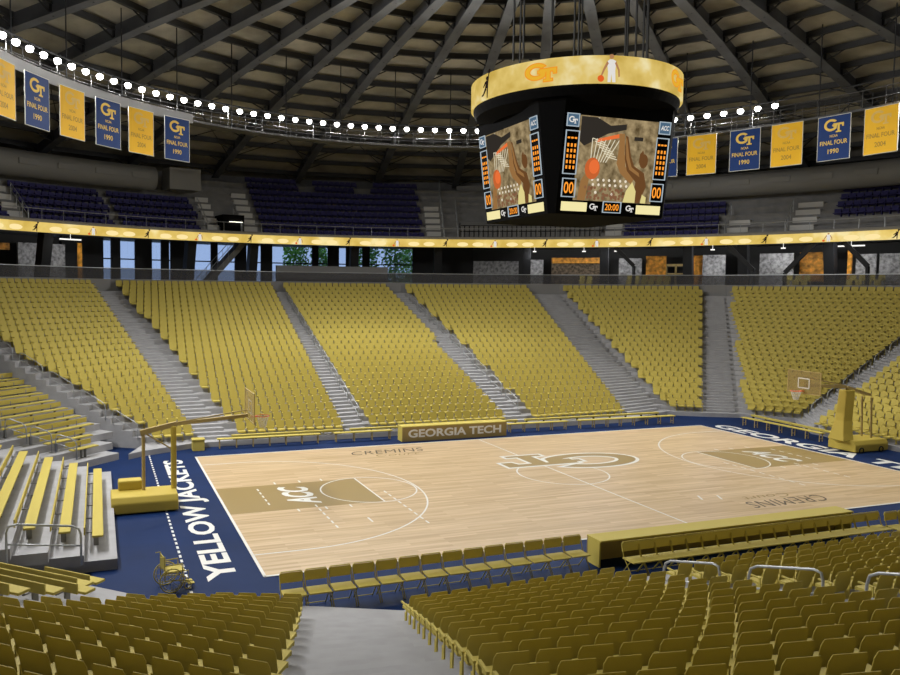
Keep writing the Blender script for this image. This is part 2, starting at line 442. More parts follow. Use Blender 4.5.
for q, nm, sd, rz, g in near:
    lab = 'yellow seat in %s, %s row up, %s from left' % (nm, od(q[4]), od(q[5]))
    lab = lab.replace('near block right of the steps', 'block right of near steps')
    if first:
        proto.location = q[:3]; proto.rotation_euler = (0, 0, rz); proto['label'] = lab; proto['group'] = 'yellow seats nearest the viewer'; first = False
    else: copy_tree(proto, q[:3], rz, lab, 'yellow seats nearest the viewer')
def mass(name, base, items, mt, label, cat):
    V = []; F = []
    bv = base.v; bf = base.f
    for x, y, z, rz in items:
        c, s_ = math.cos(rz), math.sin(rz); n0 = len(V)
        V += [(x+vx*c-vy*s_, y+vx*s_+vy*c, z+vz) for vx, vy, vz in bv]; F += [tuple(i+n0 for i in fc) for fc in bf]
    me = bpy.data.meshes.new(name); me.from_pydata(V, [], F); me.materials.append(mt)
    return tag(add(name, me), label, cat, kind='stuff')
mass('stadium_seating', lowseat, [(q[0], q[1], q[2], rz) for q, nm, sd, rz, g in rest], M['yel'], 'yellow seats filling the far and right blocks of the bowl', 'arena seats')

# ------------------------------------------------------------------ bleachers at the left end
def bleacher_bench(name_label, a, b, z, nrm, group, back=True):
    """a,b plan ends, nrm = unit vector pointing to the court"""
    a = Vector((a[0], a[1])); b = Vector((b[0], b[1])); mid = (a+b)/2; d = (b-a); L = d.length; rz = math.atan2(d.y, d.x)
    t = empty('bleacher_bench', (mid.x, mid.y, z), rz, label=name_label, cat='bench', group=group)
    n = Vector(nrm); n.normalize(); ly = -d.normalized().y*n.x+d.normalized().x*n.y
    s = 1 if ly > 0 else -1
    pb = MB(); pb.box((0, .05*s, .43), (L, .30, .06)); mk('seat_plank', pb, M['yel'], t, bevel=.015)
    bb = MB(); bb.box((0, -.30*s, .60), (L-.02, .04, .22)); mk('back_plank', bb, M['yel'], t, bevel=.01)
    k = max(2, int(L/1.6)+1)
    for i in range(k):
        x = -L/2+.6+(L-1.2)*i/(k-1)
        l = MB(); l.box((x, .0, .2), (.04, .14, .4)); l.box((x, -.16*s, .385), (.04, .3, .03)); l.box((x, -.28*s, .5), (.04, .02, .25)); mk('leg', l, M['deck'], t)
    return t
# block A straight, behind the left hoop
tb = MB()
for k in range(9):
    x1 = -18.0-.85*k; yn = -5.9-.38*k; yf = 4.7-.12*k; z = .3+.3*k
    tb.prism([(x1, yn), (x1, yf), (x1-9+.85*k, yf), (x1-9+.85*k, yn)], 0 if k == 0 else z-.3, z)
    bleacher_bench('long yellow bench in block behind left hoop, %s tier up' % od(k), (x1-.55, yn+.75), (x1-.55, yf-1.35), z, (1, 0), 'yellow bleacher benches behind the left hoop')
tag(mk('terrace', tb, M['conc']), kind='structure')
# block B diagonal (far) and its mirror C (near)
def bpt(k, s, off=0):
    dx, dy = -.68, .733
    return (-18.9+dx*(.85*k+off)+.733*s, 7.9+dy*(.85*k+off)+.68*s)
def blockB(m):
    mb = MB(); fl = (lambda p: p) if m > 0 else (lambda p: (p[0]+.1, -.55-p[1]))
    for k in range(11):
        sl = -.95-.6*k; sr = (.45, .9)[k] if k < 2 else 1.75
        z = .3+.3*k; g = .9 if k else 1.3
        p = [bpt(k, sl-g, -.62), bpt(k, sr+.75, -.62), bpt(k, sr+.75, .3+(10-k)*.85), bpt(k, sl-g-.5*(10-k), .3+(10-k)*.85)]
        mb.prism([fl(q) for q in p], 0 if k == 0 else z-.3, z)
        a, b = bpt(k, sl), bpt(k, sr); n = (.68, -.733)
        if k < 9:
            a, b = fl(a), fl(b); n = (.68, -.733*m)
            nm = ('diagonal yellow bench in far left corner, %s tier up' if m > 0 else 'diagonal yellow bench in near left corner, back shown, %s tier up') % od(k)
            bleacher_bench(nm, a, b, z, n, 'diagonal benches, %s corner' % ('far' if m > 0 else 'near'))
    tag(mk('terrace', mb, M['conc']), kind='structure')
blockB(1); blockB(-1)

# ------------------------------------------------------------------ rails
def loop_rail(a, b, h, label, rad=.028, mid=True, group=None):
    t = empty('handrail', a, label=label, cat='handrail', group=group)
    a = Vector(a); b = Vector(b)-a; c = .22; d = b.normalized()
    pts = [Vector((0, 0, 0)), Vector((0, 0, h-c)), Vector((0, 0, h-.06))+d*.05, Vector((0, 0, h))+d*c, b+Vector((0, 0, h))-d*c, b+Vector((0, 0, h-.06))-d*.05, b+Vector((0, 0, h-c)), b]
    m_ = MB(); m_.tube(pts, rad); mk('rail_loop', m_, M['steel'], t, True)
    if mid:
        m_ = MB(); m_.tube([Vector((0, 0, h*.5)), b+Vector((0, 0, h*.5))], rad*.8); mk('middle_bar', m_, M['steel'], t, True)
    return t
# near aisle rails (second near aisle)
for j, k in enumerate((.7, 3.6, 6.6)):
    p = lp(lp(NEAR[4][1], NEAR[4][2], k/25), lp(NEAR[5][1], NEAR[5][2], k/25), .5)
    q = lp(lp(NEAR[4][1], NEAR[4][2], (k+2.0)/25), lp(NEAR[5][1], NEAR[5][2], (k+2.0)/25), .5)
    if j < 3: loop_rail((*p, Z0+NR*k-.1), (*q, Z0+NR*(k+2.0)-.1), .95, 'grey looped handrail in near right aisle, %s up from the court' % od(j), group='near aisle handrails')
def far_rails(li, side, ks, nm):
    for j, k in enumerate(ks):
        P = lambda kk: lp(lp(FAR[li][1], FAR[li][2], kk/25), lp(FAR[li+1][1], FAR[li+1][2], kk/25), side)
        p, q = P(k), P(k+1.8)
        loop_rail((*p, Z0+RISE*k), (*q, Z0+RISE*(k+1.8)), .85, 'grey aisle handrail %s, %s up from the floor' % (nm, od(j)), .022, True, 'handrails '+nm)
far_rails(4, .8, [1+2.4*i for i in range(9)], 'right of the left centre block')
far_rails(6, .8, [1+2.4*i for i in range(9)], 'beside the GEORGIA TECH block')
far_rails(12, .35, [.5+2.4*i for i in range(6)], 'right of the right hoop block')
# rails below far-left corner block
for j in range(7):
    k = .6+3.0*j
    p = lp(FAR[1][1], FAR[1][2], k/25); q = lp(FAR[1][1], FAR[1][2], (k+2.3)/25)
    loop_rail((p[0]-.2, p[1]-.25, Z0+RISE*k), (q[0]-.2, q[1]-.25, Z0+RISE*(k+2.3)), .8, 'thin grey rail below far left seats, %s up from floor' % od(j), .02, True, 'rails below the far left seats')
loop_rail((-20.6, -7.3, .9), (-18.9, -7.0, .6), 1.0, 'grey looped rail at the near end of left bleachers', .03)
for j in range(4):
    p = (-19.3-.95*j, 5.9+.15*j, .6+.35*j); q = (-20.1-.95*j, 6.1+.15*j, .9+.35*j)
    loop_rail(p, q, .8, 'grey rail between straight and diagonal bleachers, %s from court' % od(j), .022, True, 'rails between the bleacher blocks')

# ------------------------------------------------------------------ folding chairs
def folding_chair():
    t = empty('folding_chair', (0, 0, -60), label='x', cat='folding chair')
    s = MB(); s.box((0, -.02, .45), (.56, .48, .035)); mk('seat', s, M['yel'], t, bevel=.012)
    b = MB(); b.box((0, .245, .74), (.55, .022, .25)); mk('backrest', b, M['yel'], t, bevel=.01)
    for sx in (-1, 1):
        l = MB(); l.tube([(sx*.285, -.25, 0), (sx*.285, -.18, .12), (sx*.285, .16, .52), (sx*.285, .25, .82), (sx*.25, .262, .88)], .013, 6); mk('front_leg', l, M['yel'], t, True)
        l = MB(); l.tube([(sx*.25, .26, 0), (sx*.25, .0, .33), (sx*.25, -.10, .44)], .013, 6); mk('rear_leg', l, M['yel'], t, True)
    c = MB(); c.tube([(-.25, .262, .88), (.25, .262, .88)], .013, 6); mk('top_bar', c, M['yel'], t, True)
    c = MB(); c.tube([(-.25, .24, .04), (.25, .24, .04)], .01, 6); mk('crossbar', c, M['yel'], t, True)
    reg(t); return t
fc = folding_chair(); n = 0
def chair(x, y, rz, lab, grp):
    global n
    if n == 0:
        fc.location = (x, y, 0); fc.rotation_euler = (0, 0, rz); fc['label'] = lab; fc['group'] = grp
    else: copy_tree(fc, (x, y, 0), rz, lab, grp)
    n += 1
for i in range(14):
    chair(-14.1+i*.622, -10.1+.02*i, 0, 'yellow folding chair courtside, %s from left, left of scorer table' % od(i), 'folding chairs left of the scorer table')
for i in range(18):
    chair(-4.75+i*.535, -10.75, 0, 'yellow folding chair behind near scorer table, %s from its left end' % od(i), 'folding chairs behind the scorer table')
for i in range(4):
    chair(4.95+i*.6, -10.9, 0, 'yellow folding chair right of near scorer table, %s from it' % od(i), 'folding chairs right of the scorer table')

# ------------------------------------------------------------------ tables
def table(name, x0, x1, y0, y1, front, label, txt=None):
    t = empty(name, ((x0+x1)/2, (y0+y1)/2, 0), label=label, cat='table'); L = x1-x0; D = y1-y0
    b = MB(); b.box((0, 0, .75), (L, D, .05)); mk('tabletop', b, M['yel'], t, bevel=.01)
    s = front
    b = MB(); b.box((0, s*(D/2-.025), .365), (L-.02, .05, .72)); fp = mk('front_panel', b, M['tan'], t)
    for sx in (-1, 1):
        b = MB(); b.box((sx*(L/2-.03), 0, .365), (.05, D-.12, .72)); mk('side_panel', b, M['yel'], t)
    if txt:
        me = text_mesh(txt, L*.89, .42, M['white'], .03)
        add('panel_lettering', me, fp, (0, s*(D/2+.003), .40), (R(90), 0, 0 if s < 0 else PI))
    return t
table('scorer_table', -5.35, 4.2, -10.0, -9.35, 1, 'long yellow scorer table at near sideline with open back and chairs', None)
table('press_table', -4.0, 1.95, 8.25, 8.95, -1, 'tan and yellow table at far sideline lettered GEORGIA TECH', 'GEORGIA TECH')

# courtside benches
def bench(a, b, label, grp, z=.45):
    a = Vector(a); b = Vector(b); mid = (a+b)/2; d = b-a; L = d.length
    t = empty('courtside_bench', (mid.x, mid.y, 0), math.atan2(d.y, d.x), label=label, cat='bench', group=grp)
    p = MB(); p.box((0, 0, z), (L, .32, .05)); mk('seat_plank', p, M['yel'], t, bevel=.01)
    k = int(L/.85)+1
    for i in range(k):
        x = -L/2+.12+(L-.24)*i/(k-1); q = MB(); q.box((x, -.1, z/2), (.04, .04, z)); q.box((x, .1, z/2), (.04, .04, z)); q.box((x, 0, .15), (.03, .2, .03)); mk('leg', q, M['wheelgold'], t)
for i, (x0, x1) in enumerate(((-13.1, -8.0), (-7.3, -4.2), (2.5, 6.2), (6.9, 13.4))):
    bench((x0, 9.25-.02*x0-.1), (x1, 9.25-.02*x1-.1), 'yellow courtside bench on far sideline, %s from the left' % od(i), 'benches on the far sideline')
bench((16.9, 7.2), (16.9, 1.9), 'yellow bench on blue floor beside right hoop stand', None)
def strip_bench(a, b, lab):
    a = Vector(a); b = Vector(b); d = b-a; mid = (a+b)/2
    t = empty('ledge_bench', (mid.x, mid.y, Z0), math.atan2(d.y, d.x), label=lab, cat='bench')
    p = MB(); p.box((0, 0, .20), (d.length, .22, .10)); mk('seat_plank', p, M['yel'], t, bevel=.01)
    p = MB(); k = int(d.length/1.2)+2
    for i in range(k):
        q = MB(); q.box((-d.length/2+.1+(d.length-.2)*i/(k-1), 0, .075), (.05, .12, .15)); mk('bracket', q, M['dark'], t)
strip_bench((-12.3, 10.02), (-6.6, 10.02), 'low yellow bench along far ledge, left part')
strip_bench((-6.2, 10.02), (3.6, 10.02), 'low yellow bench along far ledge, behind lettered table')
strip_bench((4.1, 10.02), (13.2, 10.02), 'low yellow bench along far ledge, right part')
strip_bench((18.0, 7.6), (17.6, 1.6), 'low yellow bench along right ledge beside hoop')
ab = MB(); ab.box((0, 0, .25), (.55, .5, .5)); ab.box((0, -.02, .52), (.6, .55, .05))
tag(mk('equipment_case', ab, M['yel'], None, loc=(-14.0, 9.35, 0)), 'small yellow case on blue floor below far left seats', 'case')

# ------------------------------------------------------------------ hoops
def hoop(cx, sx, label):
    """cx baseline sign; local +X points to court centre"""
    t = empty('basketball_hoop', (cx, 0, 0), 0 if sx < 0 else PI, label=label, cat='basketball hoop')
    # local x: 0 at baseline, positive to court
    b = MB()
    pf = [(-.75, 0), (.75, 0), (.75, .35), (.62, .55), (-.62, .55), (-.75, .35)]
    n0 = 0
    for x in (-3.75, -1.55):
        for y, z in pf: b.v.append((x, y, .04+z))
    k = 6; b.f += [tuple(range(k)), tuple(range(k, 2*k))[::-1]]; b.mi += [0, 0]
    for i in range(k):
        j = (i+1) % k; b.f.append((i, i+k, j+k, j)); b.mi.append(0)
    mk('padded_base', b, M['pad'], t, bevel=.04)
    return t
def hoop_left():
    t = hoop(-HL, -1, 'yellow portable basketball hoop on blue floor at left end')
    p = MB(); p.box((-1.62, .2, 1.66), (.19, .20, 2.3)); mk('padded_post', p, M['pad'], t, bevel=.05)
    p = MB(); p.tube([(-2.65, .2, .55), (-2.65, .2, 2.6)], .06); mk('rear_post', p, M['wheelgold'], t)
    p = MB(); p.beam((-2.75, .2, 2.62), (-1.5, .2, 2.88), .12, .18); p.beam((-1.5, .2, 2.88), (1.0, .1, 3.08), .12, .12); p.beam((-1.55, 0, 2.95), (1.0, 0, 3.3), .04); mk('boom', p, M['wheelgold'], t)
    p = MB(); p.beam((-2.6, .2, 2.6), (-1.7, .2, 2.0), .05); mk('brace', p, M['wheelgold'], t)
    p = MB(); p.box((-3.1, .55, .75), (.8, .5, .35)); mk('counterweight', p, M['pad'], t, bevel=.05)
    wheels(t); board(t); return t
def wheels(t):
    for x, y in ((-3.2, .8), (-1.9, .8)):
        w = MB(); w.tube([(x+.13*math.cos(a*PI/8), y, .13+.13*math.sin(a*PI/8)) for a in range(16)], .03, 6, True); mk('wheel', w, M['dark'], t)
def board(t):
    p = MB(); p.box((1.05, 0, 3.45), (.03, 1.8, 1.05)); bd = mk('backboard', p, M['board'], t)
    q = MB()
    for y, z, dy, dz in ((0, 3.18+.45, .62, .05), (0, 3.18, .62, .05), (-.3, 3.405, .05, .45), (.3, 3.405, .05, .45)): q.box((1.07, y, z), (.012, dy, dz))
    mk('target_square', q, M['white'], bd)
    q = MB()
    for y, z, dy, dz in ((0, 3.98, 1.86, .04), (0, 2.92, 1.86, .06), (-.91, 3.45, .04, 1.05), (.91, 3.45, .04, 1.05)): q.box((1.05, y, z), (.032, dy*1, dz*.7 if dz < .1 else dz))
    mk('board_frame', q, M['wheelgold'], bd)
    r_ = MB(); r_.tube([(1.53+.235*math.cos(a*PI/12), .235*math.sin(a*PI/12), 3.05) for a in range(24)], .016, 6, True); r_.box((1.2, 0, 3.04), (.22, .14, .05))
    rim = mk('rim', r_, M['orange'], t)
    nt = MB()
    for lv in range(5):
        z = 3.04-.1*lv; rr = .225-.03*lv
        nt.tube([(1.53+rr*math.cos(a*PI/8), rr*math.sin(a*PI/8), z) for a in range(16)], .006, 4, True)
    for a in range(12):
        for s_ in (-1, 1):
            nt.tube([(1.53+(.225-.03*l)*math.cos((a+s_*l*.5)*PI/6), (.225-.03*l)*math.sin((a+s_*l*.5)*PI/6), 3.04-.1*l) for l in range(5)], .006, 4)
    mk('net', nt, M['white'], rim)
hoop_left()
def hoop_right():
    t = hoop(HL, 1, 'yellow padded basketball hoop stand at right end')
    b = MB(); n0 = 0
    prof = [(.45, .55, -1.45), (.36, .9, -1.5), (.25, 1.5, -1.6), (.22, 3.0, -1.75)]
    for hw, z, x in prof:
        for dx, dy in ((-.25*(1+hw), -hw), (.25*(1+hw)*.9, -hw), (.25*(1+hw)*.9, hw), (-.25*(1+hw), hw)): b.v.append((x+dx, dy, z))
    for i in range(3):
        for j in range(4):
            k = (j+1) % 4; b.f.append((4*i+j, 4*i+k, 4*i+4+k, 4*i+4+j)); b.mi.append(0)
    b.f += [(0, 3, 2, 1), (12, 13, 14, 15)]; b.mi += [0, 0]
    mk('padded_column', b, M['pad'], t, bevel=.04)
    for y in (-.25, .25):
        p = MB(); p.tube([(-3.2, y, .55), (-3.1, y, 2.6)], .05); mk('rear_post', p, M['wheelgold'], t)
    p = MB(); p.beam((-3.2, 0, 2.7), (-1.6, 0, 3.15), .3, .12); p.beam((-1.6, 0, 3.15), (.95, 0, 3.3), .14, .14); p.beam((-1.6, 0, 3.2), (.95, 0, 3.7), .06); mk('boom', p, M['wheelgold'], t)
    wheels(t); board(t)
hoop_right()

# wheelchair
wc = empty('wheelchair', (-16.75, -7.75, 0), R(10), label='yellow tube frame wheelchair on blue floor near left seats', cat='wheelchair')
for s_ in (-1, 1):
    q = MB(); q.tube([(-.05+.30*math.cos(a*PI/12), s_*.30, .31+.30*math.sin(a*PI/12)) for a in range(24)], .016, 6, True)
    q.tube([(-.05+.24*math.cos(a*PI/12), s_*.33, .31+.24*math.sin(a*PI/12)) for a in range(24)], .008, 5, True)
    for a in range(8): q.tube([(-.05, s_*.30, .31), (-.05+.3*math.cos(a*PI/4), s_*.30, .31+.3*math.sin(a*PI/4))], .004, 4)
    mk('rear_wheel', q, M['yel'], wc, True)
    q = MB(); q.tube([(.38+.09*math.cos(a*PI/6), s_*.22, .10+.09*math.sin(a*PI/6)) for a in range(12)], .014, 6, True); mk('caster', q, M['yel'], wc, True)
    q = MB(); q.tube([(-.32, s_*.22, .92), (-.2, s_*.22, .92), (-.2, s_*.22, .30), (.40, s_*.22, .22), (.40, s_*.22, .48), (-.2, s_*.22, .48)], .014, 6)
    q.tube([(-.2, s_*.22, .68), (.25, s_*.22, .68), (.25, s_*.22, .48)], .014, 6); mk('side_frame', q, M['yel'], wc, True)
q = MB(); q.box((.08, 0, .49), (.46, .42, .04)); mk('seat', q, M['yel'], wc)
q = MB(); q.box((-.2, 0, .72), (.02, .42, .34)); mk('backrest', q, M['yel'], wc)
q = MB(); q.box((.5, -.1, .10), (.16, .14, .02)); q.box((.5, .1, .10), (.16, .14, .02)); mk('footrest', q, M['yel'], wc)

# ------------------------------------------------------------------ polar helpers for the upper arena
def pol(rad, deg, z=0): return (O.x+rad*math.cos(R(deg)), O.y+rad*math.sin(R(deg)), z)
def ringseg(mb, r0, r1, z0, z1, a0, a1, n=None, mi=0):
    n = n or max(2, int(abs(a1-a0)/2.5))
    for i in range(n):
        s0 = a0+(a1-a0)*i/n; s1 = a0+(a1-a0)*(i+1)/n
        P = [pol(r0, s0), pol(r1, s0), pol(r1, s1), pol(r0, s1)]
        mb.prism([p[:2] for p in P], z0, z1, mi)
# upper rim: concourse floor ring from terrace top outwards
cf = MB()
TOP = [lp(a, b, 25.25/25) for n_, a, b in FAR]; ztop = Z0+RISE*25
def outer(p, rad):
    d = Vector((p[0]-O.x, p[1]-O.y)); d.normalize(); return (O.x+d.x*rad, O.y+d.y*rad)
for i in range(len(TOP)-1):
    cf.prism([TOP[i], TOP[i+1], outer(TOP[i+1], 47), outer(TOP[i], 47)], ztop-.3, ztop)
tag(mk('floor', cf, M['concd']), kind='structure')
rw = MB(); rg = MB()
for i in range(len(TOP)-1):
    a = outer(TOP[i], math.dist(TOP[i], O[:2])+.25); b = outer(TOP[i+1], math.dist(TOP[i+1], O[:2])+.25)
    rw.beam((*a, ztop+.42), (*b, ztop+.42), .12, .86, mi=0)
    rg.beam((*a, ztop+1.22), (*b, ztop+1.22), .03, .72)
tag(mk('parapet', rw, M['deck']), kind='structure')
rgo = mk('glass_guard', rg, M['rimglass']); tag(rgo, 'smoky glass guard along the top rim of yellow seating', 'glass guard')
rt = MB()
for i in range(len(TOP)-1):
    a = outer(TOP[i], math.dist(TOP[i], O[:2])+.25); b = outer(TOP[i+1], math.dist(TOP[i+1], O[:2])+.25)
    rt.beam((*a, ztop+1.6), (*b, ztop+1.6), .05, .05)
mk('top_rail', rt, M['steel'], rgo)

# upper deck slab, ribbon board
DA0, DA1 = -32, 168
ds = MB(); ringseg(ds, 36.15, 46.5, 11.68, 11.75, DA0, DA1, 80); ringseg(ds, 36.1, 36.3, 11.45, 12.25, DA0, DA1, 80)
tag(mk('upper_deck', ds, M['deck']), kind='structure')
rb = MB(); ringseg(rb, 35.98, 36.08, 11.35, 12.02, DA0, DA1, 100)
ribbon = mk('ribbon_board', rb, M['ribbon']); tag(ribbon, 'glowing yellow ribbon display ringing the front of upper deck', 'led display')
lrb = MB()
lrb.tube([pol(36.2, DA0+(DA1-DA0)*i/80, 12.95) for i in range(81)], .03, 6)
for i in range(0, 81): lrb.tube([pol(36.2, DA0+(DA1-DA0)*i/80, 12.2), pol(36.2, DA0+(DA1-DA0)*i/80, 12.95)], .018, 5)
tag(mk('deck_rail', lrb, M['steel']), 'thin grey rail along front edge of the upper deck', 'rail')
# figures on the display, at every ~8 degrees alternating
E_white = emis('screen_white', (.75, .72, .68), 1); E_skin = emis('screen_skin', (.42, .2, .09), 1); E_dark = emis('screen_dark', (.02, .012, .01), 1); E_or = emis('screen_orange', (.75, .12, .02), 1)
E_gold = emis('screen_gold', (.8, .42, .03), 1); E_grey = emis('screen_grey', (.34, .33, .3), 1)
def flat(pts, mi, mb, z=0): mb.poly([(p[0], p[1], z) for p in pts], mi)
def disc(mb, cx, cy, rad, mi, z, n=14, ry=None):
    ry = ry or rad; mb.poly([(cx+rad*math.cos(2*PI*i/n), cy+ry*math.sin(2*PI*i/n), z) for i in range(n)], mi)
def fig_dribble():     # unit height 1, white kit
    b = MB()
    flat([(-.13, .0), (-.02, .0), (.0, .3), (.04, 0), (.16, 0), (.14, .42), (-.12, .42)], 0, b)
    flat([(-.13, .40), (.14, .40), (.17, .74), (.05, .80), (-.06, .80), (-.16, .72)], 0, b, .002)
    flat([(-.16, .74), (-.10, .66), (-.24, .42), (-.34, .2), (-.38, .24), (-.30, .46)], 1, b, .003)
    flat([(.17, .74), (.12, .66), (.24, .42), (.26, .18), (.31, .2), (.30, .44)], 1, b, .003)
    disc(b, 0, .90, .085, 1, .004); disc(b, -.38, .12, .12, 2, .005)
    return b.mesh('figure', [E_white, E_skin, E_or])
def fig_jump():
    b = MB()
    flat([(-.12, .38), (.10, .34), (.12, .66), (-.06, .68)], 0, b)
    flat([(-.12, .40), (.0, .34), (-.2, .12), (-.34, .1), (-.34, .16), (-.24, .2)], 0, b, .002)
    flat([(.10, .36), (.0, .32), (.02, 0), (.08, 0)], 0, b, .002)
    flat([(.05, .66), (.13, .62), (.18, .95), (.12, .97)], 0, b, .003)
    flat([(-.1, .66), (-.04, .60), (-.2, .42), (-.25, .46)], 0, b, .003)
    disc(b, .02, .75, .075, 0, .004); disc(b, .17, .98, .09, 0, .005)
    return b.mesh('figure', [E_dark])
FD, FJ = fig_dribble(), fig_jump()
def put_fig(me, rad, deg, z, h, parent, sx=1):
    o = add('figure_graphic', me, parent, pol(rad, deg, z), (R(90), 0, R(deg-90)), 0); o.scale = (h*sx, h, h); return o
for i in range(22):
    put_fig(FJ if i % 2 else FD, 35.965, 10+i*6.7, 11.37, .62, ribbon, 1.3)
E_glow = emis('screen_glow', (1, .80, .38), 1.0)
gb = MB()
for i in range(44):
    disc(gb, 0, 0, 1, 0, 0) if False else None
GL = MB(); disc(GL, 0, .0, .5, 0, 0, 16, .22); GLm = GL.mesh('glow', [E_glow])
for i in range(21):
    for d in (2.3, 4.4): 
        o = put_fig(GLm, 35.972, 10+i*6.7+d, 11.6, .85, ribbon, 1.15)
        o.name = 'light_graphic'

# deck terraces, navy seats, stairs
NROW = 9; DR, DZ = .72, .62
def deckz(k): return 11.75+.25+DZ*k
dt = MB()
for k in range(NROW): ringseg(dt, 36.5+DR*k, 44, deckz(k)-DZ if k else 11.75, deckz(k), DA0, DA1, 80)
tag(mk('upper_terrace', dt, M['concd']), kind='structure')
nb = MB(); nb.box((0, .0, .42), (.46, .06, .42)); nb.box((0, .22, .30), (.46, .36, .06)); nb.box((-.25, .1, .22), (.04, .3, .44))
nbm = nb.mesh('navy_seat', M['navy'])
secs = [(14, 24, 2, 9), (35.5, 47, 0, 5), (73.0, 95.0, 0, 9), (102.8, 113, 0, 5), (113.6, 123.8, 0, 5), (126.2, 136, 0, 5)]
NS = []
for si, (a0, a1, k0, k1) in enumerate(secs):
    for k in range(k0, k1):
        rad = 36.5+DR*k+.35; st = math.degrees(.52/rad); c = int((a1-a0)/st)
        for j in range(c):
            a = a1-st*(j+.5)
            if si == 2 and k >= 7 and (abs(a-87.6) < 1.0 or abs(a-80.2) < 1.0): continue
            NS.append((pol(rad, a, deckz(k)), a, si, k, j))
SN = {0: 'at far right', 1: 'right of the scoreboard', 2: 'in large centre block', 3: 'in block left of the centre', 4: 'in left block', 5: 'at far left'}
vis = []; hid = []
for s_ in NS:
    g = project(s_[0])
    (vis if g and -5 < g[0] < 905 and not (475 < g[0] < 665 and g[1] < 215) else hid).append((s_, g))
vis.sort(key=lambda t: t[1][2])
for (p, a, si, k, j), g in vis[:300]:
    o = add('deck_chair', nbm, None, p, (0, 0, R(a+90)))
    tag(o, 'navy deck seat %s, %s row up, %s from left' % (SN[si], od(k), od(j)), 'arena seat', 'navy upper deck seats')
mass('deck_seating', nb, [(*p, R(a+90)) for (p, a, si, k, j), g in vis[300:]+hid], M['navy'], 'navy seats filling remaining rows of the upper deck', 'arena seats')
M['step'] = mat('pale_step', (.62, .62, .62), .8)
def deck_stairs(a0, a1, k1, label):
    b = MB()
    for k in range(k1): ringseg(b, 36.42+DR*k, 36.5+DR*k+DR+.02, deckz(k)-.26, deckz(k)+.12, a0, a1, 2)
    tag(mk('deck_steps', b, M['step']), label, 'steps')
for a0, a1, k1, nm in ((95.6, 97.4, 7, 'pale concrete steps left of the big navy block'), (100.6, 102.2, 6, 'pale concrete steps left of the deck opening'), (70.8, 72.7, 6, 'pale concrete steps at right edge of big navy block'),
                       (124.3, 126, 6, 'pale concrete steps in far left deck seating'), (47.3, 49.3, 4, 'pale concrete steps behind the scoreboard'), (32.5, 34.8, 3, 'pale concrete steps right of scoreboard deck seats'), (25.5, 28, 5, 'pale concrete steps in right deck seating')):
    deck_stairs(a0, a1, k1, nm)
def slope_rail(deg, k0, k1, lab):
    b = MB(); b.tube([pol(36.6+DR*k0, deg, deckz(k0)), pol(36.6+DR*k0, deg, deckz(k0)+.95), pol(36.6+DR*k1, deg, deckz(k1)+.95), pol(36.6+DR*k1, deg, deckz(k1))], .03, 6)
    b.tube([pol(36.6+DR*k0, deg, deckz(k0)+.5), pol(36.6+DR*k1, deg, deckz(k1)+.5)], .02, 6)
    for k in range(int(k0)+1, int(k1)): b.tube([pol(36.6+DR*k, deg, deckz(k)), pol(36.6+DR*k, deg, deckz(k)+.95)], .02, 6)
    tag(mk('stair_rail', b, M['steel']), lab, 'handrail')
for d_, k0, k1, l_ in ((70.5, 0, 8, 'sloping grey rail right of the big navy block'), (68.6, 0, 5, 'sloping grey rail left of the press level'), (102.4, 0, 3.5, 'sloping grey rail left of deck opening steps'), (98, 0, 3, 'short grey rail beside the deck opening'),
                        (34.9, 0, 3, 'grey stair rail right of scoreboard deck seats'), (28.3, 0, 3, 'tall grey stair rail in right deck seating'), (124.2, 0, 3, 'long thin sloping rail in left deck seating')):
    slope_rail(d_, k0, k1, l_)
# deck opening
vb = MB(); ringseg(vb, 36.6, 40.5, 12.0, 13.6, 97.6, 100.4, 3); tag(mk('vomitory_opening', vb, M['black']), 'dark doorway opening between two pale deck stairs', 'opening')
lb = MB(); lb.beam(pol(36.5, 97.9, 13.0), pol(36.5, 99.6, 13.0), .12, .08); tag(mk('ceiling_light', lb, emis('tube_light', (1, .95, .8), 3)), 'short glowing tube light in upper deck opening', 'light')
# press level
pb = MB(); ringseg(pb, 37.2, 37.5, 11.75, 13.55, 49.8, 68.2, 12); ringseg(pb, 37.2, 44, 13.4, 13.6, 49.8, 68.2, 12); ringseg(pb, 43, 43.3, 13.6, 17.5, 49.8, 68.2, 12)
pl_ = mk('press_gallery', pb, M['deck']); tag(pl_, 'grey press gallery wall on upper deck below scoreboard', 'press gallery')
pp = MB()
for i in range(30):
    a = 50+i*.63; pp.tube([pol(37.1, a, 12.3), pol(37.1, a, 13.3)], .035, 5)
for z in (12.3, 12.8, 13.3): pp.tube([pol(37.1, 49.8+i*1.84, z) for i in range(11)], .035, 5)
mk('front_grille', pp, M['dark'], pl_)
bb2 = MB()
for k in range(4): ringseg(bb2, 37.2+k*1.2, 37.7+k*1.2, 12.4+k*.75, 12.5+k*.75, 3, 24, 8)
tag(mk('bench_rows', bb2, M['deck']), 'grey bench rows at the right end of upper deck', 'bench rows')
